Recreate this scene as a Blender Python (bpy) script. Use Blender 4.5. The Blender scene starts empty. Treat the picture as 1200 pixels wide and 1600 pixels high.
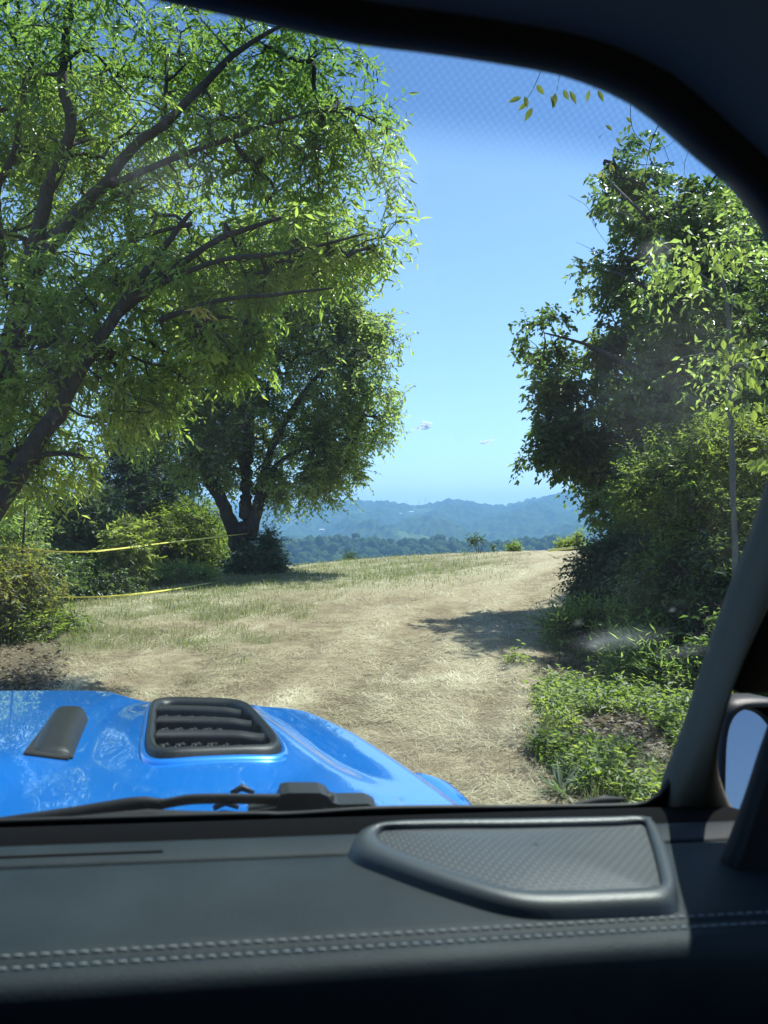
import bpy, math, random
import numpy as np
from mathutils import Vector, Matrix, kdtree

# ------------------------------------------------------------------ camera, sky, sun
SC = bpy.context.scene
COL = SC.collection
CZ = 1.68
PITCH = math.atan(20/1200)
CAM = np.array([0.0, 0.0, CZ])
cd = bpy.data.cameras.new('camera'); cam = bpy.data.objects.new('camera', cd); COL.objects.link(cam)
cam.location = (0, 0, CZ); cam.rotation_euler = (math.pi/2 + PITCH, 0, 0)
cd.sensor_fit = 'VERTICAL'; cd.sensor_height = 36.0; cd.lens = 27.0
cd.clip_start = 0.02; cd.clip_end = 40000
cd.dof.use_dof = True; cd.dof.focus_distance = 14.0; cd.dof.aperture_fstop = 27/3.0
SC.camera = cam
SUN_AZ, SUN_EL = math.radians(41), math.radians(60)
w = bpy.data.worlds.new('World'); SC.world = w; w.use_nodes = True
nt = w.node_tree; sky = nt.nodes.new('ShaderNodeTexSky'); sky.sky_type = 'NISHITA'; sky.sun_disc = False
sky.sun_elevation = SUN_EL; sky.sun_rotation = SUN_AZ; sky.altitude = 300; sky.air_density = 1.0; sky.dust_density = 0.25; sky.ozone_density = 2.6
bg = nt.nodes['Background']; bg.inputs['Strength'].default_value = 0.098
nt.links.new(sky.outputs[0], bg.inputs['Color'])
S = Vector((math.sin(SUN_AZ)*math.cos(SUN_EL), math.cos(SUN_AZ)*math.cos(SUN_EL), math.sin(SUN_EL)))
ld = bpy.data.lights.new('sun', 'SUN'); ld.energy = 4.6; ld.angle = math.radians(0.5); ld.color = (1.0, 0.95, 0.86)
sun = bpy.data.objects.new('sun', ld); COL.objects.link(sun); sun.location = S*60
sun.rotation_euler = S.to_track_quat('Z', 'Y').to_euler()
SC.view_settings.view_transform = 'Standard'; SC.view_settings.look = 'None'
SC.view_settings.exposure = 1.1; SC.view_settings.gamma = 1.0; SC.view_settings.use_curve_mapping = False
SC.render.engine = 'CYCLES'
cy = SC.cycles
cy.use_denoising = True; cy.max_bounces = 8; cy.diffuse_bounces = 3; cy.glossy_bounces = 3; cy.transmission_bounces = 4
cy.transparent_max_bounces = 10; cy.volume_bounces = 2; cy.caustics_reflective = False; cy.caustics_refractive = False
cy.sample_clamp_indirect = 4.0; cy.use_adaptive_sampling = True; cy.adaptive_threshold = 0.01

rng = np.random.default_rng(7)
random.seed(7)

def ray(px, py):
    x = (px-600)/1200; y = -(py-800)/1200
    return np.array([x, math.cos(PITCH)-y*math.sin(PITCH), math.sin(PITCH)+y*math.cos(PITCH)])
def P(px, py, d): return CAM + ray(px, py)*d

# ------------------------------------------------------------------ helpers
def tag(o, label=None, cat=None, group=None, kind=None):
    if label: o['label'] = label
    if cat: o['category'] = cat
    if group: o['group'] = group
    if kind: o['kind'] = kind
    return o
def thing(name, loc, label, cat, group=None):
    o = bpy.data.objects.new(name, None); COL.objects.link(o); o.location = Vector(loc)
    o.empty_display_size = 0.1
    return tag(o, label, cat, group)
def origin(o):
    v = Vector((0, 0, 0))
    while o is not None: v = v + o.location; o = o.parent
    return np.array(v)
def mesh(name, V, F, mat, parent=None, smooth=True, attr=None, kind=None):
    """V world coords (n,3); F list of tuples or int array (m,k)"""
    V = np.asarray(V, dtype=np.float32).reshape(-1, 3)
    if parent is not None: V = V - origin(parent).astype(np.float32)
    me = bpy.data.meshes.new(name)
    if isinstance(F, np.ndarray):
        m, k = F.shape
        me.vertices.add(len(V)); me.vertices.foreach_set('co', V.ravel())
        me.loops.add(m*k); me.loops.foreach_set('vertex_index', F.astype(np.int32).ravel())
        me.polygons.add(m); me.polygons.foreach_set('loop_start', np.arange(0, m*k, k, dtype=np.int32))
        me.polygons.foreach_set('loop_total', np.full(m, k, dtype=np.int32))
        me.update(calc_edges=True)
    else:
        me.from_pydata([tuple(map(float, v)) for v in V], [], F); me.update()
    if attr is not None:
        for kx, arr in attr.items():
            a = me.attributes.new(kx, 'FLOAT', 'POINT'); a.data.foreach_set('value', np.asarray(arr, dtype=np.float32))
    if smooth: me.polygons.foreach_set('use_smooth', np.ones(len(me.polygons), dtype=bool))
    if mat: me.materials.append(mat)
    o = bpy.data.objects.new(name, me); COL.objects.link(o)
    if parent is not None: o.parent = parent
    if kind: o['kind'] = kind
    return o
def grid_faces(nu, nv, closed_u=False):
    F = []
    for j in range(nv-1):
        for i in range(nu if closed_u else nu-1):
            a = j*nu+i; b = j*nu+(i+1) % nu
            F.append((a, b, b+nu, a+nu))
    return np.array(F, dtype=np.int32)
def tube(pts, rad, sides=8, cap=True, flat=1.0, up=None):
    pts = np.asarray(pts, float); n = len(pts)
    rad = np.broadcast_to(np.asarray(rad, float), (n,))
    t = np.gradient(pts, axis=0); t /= np.linalg.norm(t, axis=1)[:, None]+1e-9
    ref = np.array([0, 0, 1.0]) if up is None else np.asarray(up, float)
    V = []; 
    for i in range(n):
        a = np.cross(t[i], ref)
        if np.linalg.norm(a) < 0.15: a = np.cross(t[i], [1.0, 0.2, 0])
        a /= np.linalg.norm(a); b = np.cross(t[i], a)
        for k in range(sides):
            an = 2*math.pi*k/sides
            V.append(pts[i]+rad[i]*(math.cos(an)*a+math.sin(an)*b*flat))
    F = [tuple(int(x) for x in f) for f in grid_faces(sides, n, True)]
    if cap: F.append(tuple(range(sides))[::-1]); F.append(tuple(range((n-1)*sides, n*sides)))
    return np.array(V), F
def join(parts):
    V = []; F = []; o = 0
    for v, f in parts:
        V.append(np.asarray(v)); F += [tuple(int(i)+o for i in q) for q in f]; o += len(v)
    return np.vstack(V), F
def box(c, s):
    c = np.array(c, float); s = np.array(s, float)/2
    V = np.array([[x, y, z] for z in (-1, 1) for y in (-1, 1) for x in (-1, 1)])*s+c
    return V, [(0, 2, 3, 1), (4, 5, 7, 6), (0, 1, 5, 4), (2, 6, 7, 3), (0, 4, 6, 2), (1, 3, 7, 5)]
def smoothpath(pts, n):
    pts = np.asarray(pts, float); d = np.r_[0, np.cumsum(np.linalg.norm(np.diff(pts[:, :3], axis=0), axis=1))]
    t = np.linspace(0, d[-1], n); out = []
    for x in t:
        i = min(max(np.searchsorted(d, x)-1, 0), len(pts)-2); u = (x-d[i])/(d[i+1]-d[i]+1e-9)
        p0 = pts[max(i-1, 0)]; p1 = pts[i]; p2 = pts[i+1]; p3 = pts[min(i+2, len(pts)-1)]
        out.append(0.5*((2*p1)+(-p0+p2)*u+(2*p0-5*p1+4*p2-p3)*u*u+(-p0+3*p1-3*p2+p3)*u**3))
    return np.array(out)
def ss(a, b, x): 
    t = np.clip((x-a)/(b-a), 0, 1); return t*t*(3-2*t)
# value noise in numpy
_perm = np.random.default_rng(3).random((64, 64, 64))
def vnoise(p):
    p = np.asarray(p, float); i = np.floor(p).astype(int); f = p-i; f = f*f*(3-2*f); i %= 64; j = (i+1) % 64
    g = lambda a, b, c: _perm[a, b, c]
    x0, y0, z0 = i.T; x1, y1, z1 = j.T; fx, fy, fz = f.T
    c00 = g(x0, y0, z0)*(1-fx)+g(x1, y0, z0)*fx; c10 = g(x0, y1, z0)*(1-fx)+g(x1, y1, z0)*fx
    c01 = g(x0, y0, z1)*(1-fx)+g(x1, y0, z1)*fx; c11 = g(x0, y1, z1)*(1-fx)+g(x1, y1, z1)*fx
    return (c00*(1-fy)+c10*fy)*(1-fz)+(c01*(1-fy)+c11*fy)*fz
def fbm(p, o=4):
    s = 0; a = 0.5; q = np.asarray(p, float)
    for k in range(o): s = s+a*vnoise(q+k*17.3); q = q*2.03; a *= 0.5
    return s

# ------------------------------------------------------------------ materials
class M:
    def __init__(s, name):
        s.m = bpy.data.materials.new(name); s.m.use_nodes = True; s.t = s.m.node_tree; s.t.nodes.clear()
        s.out = s.n('ShaderNodeOutputMaterial')
    def n(s, ty, **kw):
        x = s.t.nodes.new(ty)
        for k, v in kw.items():
            if k.startswith('i_'):
                k2 = k[2:]; 
                x.inputs[int(k2) if k2.isdigit() else k2].default_value = v
            else: setattr(x, k, v)
        return x
    def l(s, a, b): s.t.links.new(a, b)
    def noise(s, scale, detail=4, rough=0.55, vec=None, dist=0):
        x = s.n('ShaderNodeTexNoise', i_Scale=scale, i_Detail=detail, i_Roughness=rough, i_Distortion=dist)
        if vec is not None: s.l(vec, x.inputs['Vector'])
        return x
    def ramp(s, fac, stops):
        r = s.n('ShaderNodeValToRGB'); e = r.color_ramp.elements
        while len(e) < len(stops): e.new(0.5)
        for i, (p, c) in enumerate(stops): e[i].position = p; e[i].color = (*c, 1) if len(c) == 3 else c
        s.l(fac, r.inputs[0]); return r
    def mix(s, fac, a, b):
        x = s.n('ShaderNodeMix', data_type='RGBA')
        for sock, v in ((x.inputs[0], fac), (x.inputs[6], a), (x.inputs[7], b)):
            if hasattr(v, 'links'): s.l(v, sock)
            else: sock.default_value = v if not isinstance(v, tuple) else (*v, 1)
        return x.outputs[2]
    def bump(s, h, strength=0.3, dist=0.01):
        b = s.n('ShaderNodeBump', i_Strength=strength, i_Distance=dist); s.l(h, b.inputs['Height']); return b.outputs[0]
def simple(name, col, rough=0.5, spec=0.5, metal=0.0, noise=None, nscale=8, bump=0, bscale=200, coat=0):
    k = M(name); b = k.n('ShaderNodeBsdfPrincipled', i_Roughness=rough, i_Metallic=metal)
    b.inputs['Specular IOR Level'].default_value = spec; b.inputs['Base Color'].default_value = (*col, 1)
    b.inputs['Coat Weight'].default_value = coat; b.inputs['Coat Roughness'].default_value = 0.03
    tc = k.n('ShaderNodeTexCoord')
    if noise:
        nn = k.noise(nscale, 5, 0.6, tc.outputs['Object'])
        r = k.ramp(nn.outputs[0], [(0.3, col), (0.7, noise)]); k.l(r.outputs[0], b.inputs['Base Color'])
    if bump:
        nb = k.noise(bscale, 3, 0.6, tc.outputs['Object']); k.l(k.bump(nb.outputs[0], bump, 0.002), b.inputs['Normal'])
    k.l(b.outputs[0], k.out.inputs[0]); return k.m
def leafmat(name, cols, trans, tw=0.45, rough=0.42, spec=0.5):
    k = M(name); at = k.n('ShaderNodeAttribute', attribute_name='v')
    r = k.ramp(at.outputs['Fac'], [(i/(len(cols)-1), c) for i, c in enumerate(cols)])
    b = k.n('ShaderNodeBsdfPrincipled', i_Roughness=rough); b.inputs['Specular IOR Level'].default_value = spec
    k.l(r.outputs[0], b.inputs['Base Color'])
    r2 = k.ramp(at.outputs['Fac'], [(i/(len(trans)-1), c) for i, c in enumerate(trans)])
    t = k.n('ShaderNodeBsdfTranslucent'); k.l(r2.outputs[0], t.inputs[0])
    mx = k.n('ShaderNodeMixShader', i_0=tw); k.l(b.outputs[0], mx.inputs[1]); k.l(t.outputs[0], mx.inputs[2])
    k.l(mx.outputs[0], k.out.inputs[0]); return k.m
def barkmat(name, a, b_):
    k = M(name); tc = k.n('ShaderNodeTexCoord'); mp = k.n('ShaderNodeMapping'); mp.inputs['Scale'].default_value = (14, 14, 3)
    k.l(tc.outputs['Object'], mp.inputs[0]); n1 = k.noise(1.6, 6, 0.65, mp.outputs[0], 0.6)
    r = k.ramp(n1.outputs[0], [(0.3, a), (0.72, b_)]); b = k.n('ShaderNodeBsdfPrincipled', i_Roughness=0.9)
    k.l(r.outputs[0], b.inputs['Base Color']); k.l(k.bump(n1.outputs[0], 0.8, 0.03), b.inputs['Normal'])
    k.l(b.outputs[0], k.out.inputs[0]); return k.m
BARK = barkmat('bark_brown', (0.035, 0.028, 0.022), (0.12, 0.095, 0.075))
BARK_G = barkmat('bark_grey', (0.07, 0.07, 0.065), (0.2, 0.19, 0.17))
BARK_D = barkmat('bark_dark', (0.02, 0.016, 0.013), (0.07, 0.055, 0.045))
LEAF_A = leafmat('leaf_narrow', [(0.05, 0.075, 0.02), (0.095, 0.135, 0.035), (0.17, 0.19, 0.05)], [(0.24, 0.39, 0.045), (0.43, 0.6, 0.09), (0.7, 0.78, 0.16)], 0.6, 0.34)
LEAF_B = leafmat('leaf_olive', [(0.065, 0.105, 0.035), (0.105, 0.155, 0.055), (0.16, 0.2, 0.075)], [(0.3, 0.46, 0.09), (0.5, 0.66, 0.13), (0.68, 0.75, 0.18)], 0.52, 0.45)
LEAF_R = leafmat('leaf_broad', [(0.04, 0.068, 0.026), (0.065, 0.105, 0.04), (0.12, 0.15, 0.06)], [(0.14, 0.25, 0.05), (0.27, 0.4, 0.07), (0.48, 0.54, 0.11)], 0.42, 0.36)
LEAF_DK = leafmat('leaf_dark', [(0.02, 0.042, 0.02), (0.034, 0.065, 0.03), (0.06, 0.1, 0.042)], [(0.06, 0.14, 0.03), (0.1, 0.22, 0.05), (0.18, 0.3, 0.07)], 0.25, 0.5)
LEAF_BR = leafmat('leaf_bright', [(0.06, 0.09, 0.022), (0.1, 0.14, 0.035), (0.17, 0.2, 0.06)], [(0.26, 0.4, 0.04), (0.42, 0.55, 0.07), (0.62, 0.66, 0.12)], 0.45, 0.5)
LEAF_GR = leafmat('leaf_greygreen', [(0.05, 0.085, 0.045), (0.08, 0.125, 0.065), (0.12, 0.16, 0.08)], [(0.12, 0.24, 0.06), (0.2, 0.32, 0.08), (0.28, 0.38, 0.1)], 0.35, 0.5)
LEAF_RU = leafmat('leaf_rusty', [(0.05, 0.08, 0.025), (0.08, 0.11, 0.03), (0.13, 0.11, 0.035)], [(0.22, 0.32, 0.05), (0.38, 0.42, 0.06), (0.5, 0.4, 0.07)], 0.45, 0.5)
LEAF_Y = leafmat('leaf_yellow', [(0.3, 0.25, 0.05), (0.4, 0.3, 0.06), (0.25, 0.28, 0.05)], [(0.75, 0.6, 0.06), (0.85, 0.6, 0.08), (0.6, 0.65, 0.06)], 0.5, 0.5)
STRAW = leafmat('dry_straw', [(0.17, 0.135, 0.08), (0.39, 0.33, 0.205), (0.58, 0.52, 0.35), (0.76, 0.70, 0.50)], [(0.3, 0.22, 0.1), (0.45, 0.36, 0.2), (0.6, 0.5, 0.3), (0.7, 0.6, 0.4)], 0.25, 0.55, 0.4)
GRASSM = leafmat('green_grass', [(0.09, 0.1, 0.035), (0.16, 0.18, 0.06), (0.28, 0.27, 0.12)], [(0.18, 0.24, 0.04), (0.3, 0.36, 0.07), (0.42, 0.42, 0.14)], 0.35, 0.5)
LITTER = leafmat('dead_leaves', [(0.05, 0.035, 0.022), (0.12, 0.085, 0.05), (0.24, 0.18, 0.11)], [(0.08, 0.05, 0.02), (0.12, 0.08, 0.04), (0.2, 0.14, 0.08)], 0.15, 0.6)

# ------------------------------------------------------------------ terrain
PXS = np.array([-600, -300, 0, 100, 200, 300, 430, 600, 750, 930, 1200, 1800.])
DD = np.array([8, 9, 11, 12, 15, 18, 22, 28, 34, 36, 38, 40.])
YC = np.array([1060, 1030, 985, 957, 932, 912, 890, 873, 863, 859, 857, 857.])
ZC = CZ-(YC-820)/1200*DD
def hgt(x, y, far=True):
    x = np.asarray(x, float); y = np.asarray(y, float)
    a = np.where(y > 0.3, x/np.maximum(y, 0.3), np.sign(x)*1.0); a = np.clip(a, -1, 1)
    s = np.hypot(x, y)/np.sqrt(1+a*a); px = 600+1200*a
    D = np.interp(px, PXS, DD); zc = np.interp(px, PXS, ZC)
    D = np.where(y < 0, 40, D); zc = np.where(y < 0, 0.4, zc)
    t = s/D; h = zc*np.where(t < 1, t, 1.0)
    k = np.maximum(s-D*0.96, 0); K = 0.011; sl = 0.26
    kk = sl/(2*K); drop = np.where(k < kk, K*k*k, K*kk*kk+sl*(k-kk))
    h = h-drop*np.where(y < -5, 0.3, 1)
    flo = -72+10*np.sin(x/310)+8*np.sin(y/240+1)
    h = np.maximum(h, flo) if far else h
    return h
def hgt_full(x, y):
    h = hgt(x, y)
    x = np.asarray(x, float); y = np.asarray(y, float)
    r = np.hypot(x, y)
    n = fbm(np.stack([x*0.9, y*0.9, x*0], -1), 3)-0.45
    n2 = fbm(np.stack([x*0.25, y*0.25, x*0+3], -1), 2)-0.37
    amp = np.where(r < 60, 1, 0)
    return h+amp*(0.06*(lane(x, y)-.5)*np.clip((r-2)/6, 0, 1)+0.05*n*np.clip(r/6, 0.15, 1)+0.10*n2*np.clip((r-4)/10, 0, 1))
def midhill(x, y):
    px = 600+1200*x/np.maximum(y, 1)
    yp = np.interp(px, [100, 280, 430, 520, 600, 680, 740, 790, 850, 950, 1200], [846, 850, 853, 849, 852, 850, 858, 854, 849, 852, 848])
    top = CZ-(yp-820)/1200*900
    yy = np.abs(y-900)/np.where(y < 900, 330, 260)
    k = np.clip(1-yy, 0, 1); k = k*k*(3-2*k)
    return -80*(1-k)+(top-12)*k
def lane(x, y):
    q = np.asarray(x, float)-0.010*np.asarray(y, float)**2
    a = fbm(np.stack([q*1.5, np.asarray(y)*0.22, q*0+51], -1), 3); b = fbm(np.stack([q*4.5, np.asarray(y)*0.6, q*0+61], -1), 2)
    return np.clip((a-.43)*3.2+(b-.37)*1.4+.5, 0, 1)
def build_ground():
    rs = np.r_[np.linspace(0.0, 4, 14), np.geomspace(4.2, 60, 150), np.geomspace(63, 5850, 84)]
    an = np.r_[np.radians(np.linspace(-46, 46, 240)), np.radians(np.linspace(50, 310, 54))]
    R_, A_ = np.meshgrid(rs, an, indexing='ij'); X = R_*np.sin(A_); Y = R_*np.cos(A_)
    x = X.ravel(); y = Y.ravel(); z = hgt_full(x, y)
    far = np.where((y > 400), midhill(x, y), -999); z = np.maximum(z, far)
    F = grid_faces(len(an), len(rs), True)[:, ::-1]
    k = M('ground'); geo = k.n('ShaderNodeNewGeometry'); tc = geo.outputs['Position']
    n1 = k.noise(0.35, 5, 0.6, tc); n2 = k.noise(3.0, 6, 0.65, tc); n3 = k.noise(40, 4, 0.7, tc)
    st = k.ramp(n3.outputs[0], [(0.3, (0.22, 0.17, 0.105)), (0.5, (0.40, 0.33, 0.21)), (0.7, (0.56, 0.49, 0.33))])
    dirt = k.ramp(n2.outputs[0], [(0.3, (0.17, 0.115, 0.07)), (0.7, (0.32, 0.235, 0.15))])
    fd = k.ramp(n2.outputs[0], [(0.42, (0, 0, 0)), (0.62, (1, 1, 1))])
    c = k.mix(fd.outputs[0], st.outputs[0], dirt.outputs[0])
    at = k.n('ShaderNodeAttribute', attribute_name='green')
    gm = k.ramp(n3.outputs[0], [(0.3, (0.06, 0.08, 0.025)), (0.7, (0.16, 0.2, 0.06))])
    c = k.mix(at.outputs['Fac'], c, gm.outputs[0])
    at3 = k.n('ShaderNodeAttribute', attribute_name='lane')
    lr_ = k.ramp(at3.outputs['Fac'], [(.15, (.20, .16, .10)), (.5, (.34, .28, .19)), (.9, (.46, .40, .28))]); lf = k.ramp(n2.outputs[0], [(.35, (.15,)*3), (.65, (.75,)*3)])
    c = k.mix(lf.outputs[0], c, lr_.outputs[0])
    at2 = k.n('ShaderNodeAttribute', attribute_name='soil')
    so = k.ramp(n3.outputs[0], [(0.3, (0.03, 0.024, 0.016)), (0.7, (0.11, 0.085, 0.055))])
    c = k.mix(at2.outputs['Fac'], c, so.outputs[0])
    b = k.n('ShaderNodeBsdfPrincipled', i_Roughness=0.95); b.inputs['Specular IOR Level'].default_value = 0.1
    k.l(c, b.inputs['Base Color']); k.l(k.bump(n3.outputs[0], 0.9, 0.04), b.inputs['Normal']); k.l(b.outputs[0], k.out.inputs[0])
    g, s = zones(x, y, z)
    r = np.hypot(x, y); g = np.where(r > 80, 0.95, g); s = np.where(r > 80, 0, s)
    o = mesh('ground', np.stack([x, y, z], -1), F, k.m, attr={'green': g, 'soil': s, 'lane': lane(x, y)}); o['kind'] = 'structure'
    return o
def proj(x, y, z):
    d = y*math.cos(PITCH)+(z-CZ)*math.sin(PITCH); v = -y*math.sin(PITCH)+(z-CZ)*math.cos(PITCH)
    d = np.maximum(d, 0.3); return 600+1200*x/d, 800-1200*v/d
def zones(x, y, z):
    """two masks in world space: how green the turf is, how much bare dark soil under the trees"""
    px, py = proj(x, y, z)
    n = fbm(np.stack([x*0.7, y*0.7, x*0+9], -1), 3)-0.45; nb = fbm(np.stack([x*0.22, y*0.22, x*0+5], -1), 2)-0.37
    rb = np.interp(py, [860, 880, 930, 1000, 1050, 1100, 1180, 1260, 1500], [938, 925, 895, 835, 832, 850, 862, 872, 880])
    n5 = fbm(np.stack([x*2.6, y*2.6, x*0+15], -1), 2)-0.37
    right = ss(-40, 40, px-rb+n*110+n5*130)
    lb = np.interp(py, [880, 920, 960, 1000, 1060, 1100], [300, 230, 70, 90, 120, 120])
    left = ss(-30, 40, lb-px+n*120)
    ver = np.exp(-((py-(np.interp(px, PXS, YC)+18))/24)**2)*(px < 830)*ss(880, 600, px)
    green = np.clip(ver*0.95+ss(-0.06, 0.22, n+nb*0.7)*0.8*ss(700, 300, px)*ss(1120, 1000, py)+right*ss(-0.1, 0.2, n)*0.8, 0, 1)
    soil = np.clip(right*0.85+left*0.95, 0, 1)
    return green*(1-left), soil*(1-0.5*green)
ground = build_ground()

def blades(name, x, y, L, wd, tilt, az, val, mat, label, bend=0.4, cat=None, parent=None, zoff=0.0):
    n = len(x); z = hgt_full(x, y)+zoff
    b = np.stack([x, y, z], -1)
    d = np.stack([np.cos(az)*np.cos(tilt), np.sin(az)*np.cos(tilt), np.sin(tilt)], -1)
    s = np.stack([-np.sin(az), np.cos(az), 0*az], -1)*wd[:, None]/2
    m = b+d*L[:, None]*0.55; d2 = d.copy(); d2[:, 2] -= bend; d2 /= np.linalg.norm(d2, axis=1)[:, None]
    sj = rng.normal(0, 0.25, (n, 1))*s
    t = m+d2*L[:, None]*0.5+sj*4
    t[:, 2] = np.maximum(t[:, 2], z+0.004)
    V = np.stack([b-s*0.8, b+s*0.8, m+s, m-s, t], 1).reshape(-1, 3)
    i = np.arange(n)[:, None]*5
    F = np.concatenate([i+np.array([[0, 1, 2]]), i+np.array([[0, 2, 3]]), i+np.array([[3, 2, 4]])], 0)
    o = mesh(name, V, F, mat, parent, smooth=False, attr={'v': np.repeat(val, 5)})
    o['kind'] = 'stuff'
    if label: o['label'] = label
    if cat: o['category'] = cat
    return o
def ground_samples(n, r0, r1, pxa=-80, pxb=1260, power=1.6):
    u = rng.random(n); ia = 1-power
    y = (r0**ia+(r1**ia-r0**ia)*u)**(1/ia)
    px = rng.uniform(pxa, pxb, n); x = (px-600)/1200*y
    return x, y
def build_grass():
    # straw
    x, y = ground_samples(380000, 3.3, 40)
    z = hgt(x, y, False); g, s = zones(x, y, z); px, py = proj(x, y, z)
    n = fbm(np.stack([x*1.7, y*1.7, x*0+2], -1), 3); n0 = fbm(np.stack([x*6, y*6, x*0+4], -1), 2)
    keep = (rng.random(len(x)) < (1-s)*(0.10+1.1*ss(0.36, 0.54, n)+.5*lane(x, y)))&(y < np.interp(px, PXS, DD)*1.12+2)
    x, y, n, g, n0 = x[keep], y[keep], n[keep], g[keep], n0[keep]; m = len(x)
    az0 = fbm(np.stack([x*1.3, y*1.3, x*0+11], -1), 2)*14
    az = az0+rng.normal(0, 0.9, m); tilt = np.abs(rng.normal(0.10, 0.2, m))+0.2*ss(.42, .6, n0)*rng.random(m)
    L = rng.uniform(0.04, 0.17, m); wd = np.maximum(0.0022, 0.00048*y)*rng.uniform(0.6, 1.5, m)
    v = np.clip(rng.normal(0.5, 0.2, m)+(n-0.45)*.7+(n0-0.38)*1.0+(lane(x, y)-.5)*.4, 0, 1)
    blades('dry_grass', x, y, L, wd, tilt, az, v, STRAW, 'pale dry cut grass strewn over the brown track', cat='dry grass')
    # green grass tufts
    x, y = ground_samples(210000, 5, 40, -60, 1000, 1.2)
    z = hgt(x, y, False); g, s = zones(x, y, z); px, py = proj(x, y, z)
    n = fbm(np.stack([x*3, y*3, x*0+21], -1), 2)
    keep = (rng.random(len(x)) < g*(0.15+1.8*ss(0.3, 0.55, n)))&(y < np.interp(px, PXS, DD)*1.12+2)&(px < 860)
    x, y = x[keep], y[keep]; m = len(x)
    blades('green_grass', x, y, rng.uniform(0.05, 0.16, m), np.maximum(0.003, 0.0005*y)*rng.uniform(0.7, 1.3, m), rng.uniform(0.5, 1.4, m), rng.uniform(0, 6.28, m), rng.random(m), GRASSM, 'short green grass patches along the crest and left verge', cat='grass')
build_grass()

# ------------------------------------------------------------------ foliage engine
def leaf_arrays(b, d, s, n, L, W, fold=0.25):
    """b base, d direction, s side, n normal -> verts (4 per leaf), two triangles per leaf"""
    L = L[:, None]; W = W[:, None]
    mid = b+d*L*0.42
    V = np.stack([b, mid+s*W*0.5+n*W*fold, b+d*L-n*W*0.15, mid-s*W*0.5+n*W*fold], 1)
    return V
def leaf_mesh(name, b, d, s, n, L, W, v, mat, parent, kind='stuff'):
    V = leaf_arrays(b, d, s, n, L, W).reshape(-1, 3); i = np.arange(len(b))[:, None]*4
    F = np.concatenate([i+np.array([[0, 1, 2]]), i+np.array([[0, 2, 3]])], 0)
    return mesh(name, V, F, mat, parent, smooth=False, attr={'v': np.repeat(v, 4)}, kind=kind)
def norm(a): return a/(np.linalg.norm(a, axis=-1, keepdims=True)+1e-9)
def segs(P0, P1, r0, r1, sides):
    t = norm(P1-P0); ref = np.where(np.abs(t[:, 2:3]) > 0.9, np.array([[1.0, 0, 0]]), np.array([[0, 0, 1.0]]))
    a = norm(np.cross(t, ref)); b = np.cross(t, a); V = []
    for (p, r) in ((P0, r0), (P1, r1)):
        for k in range(sides):
            an = 2*math.pi*k/sides; V.append(p+r[:, None]*(math.cos(an)*a+math.sin(an)*b))
    V = np.stack(V, 1).reshape(-1, 3); i = np.arange(len(P0))[:, None]*2*sides; F = []
    for k in range(sides):
        k2 = (k+1) % sides; F.append(i+np.array([[k, k2, k2+sides, k+sides]]))
    return V, np.concatenate(F, 0)
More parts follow.
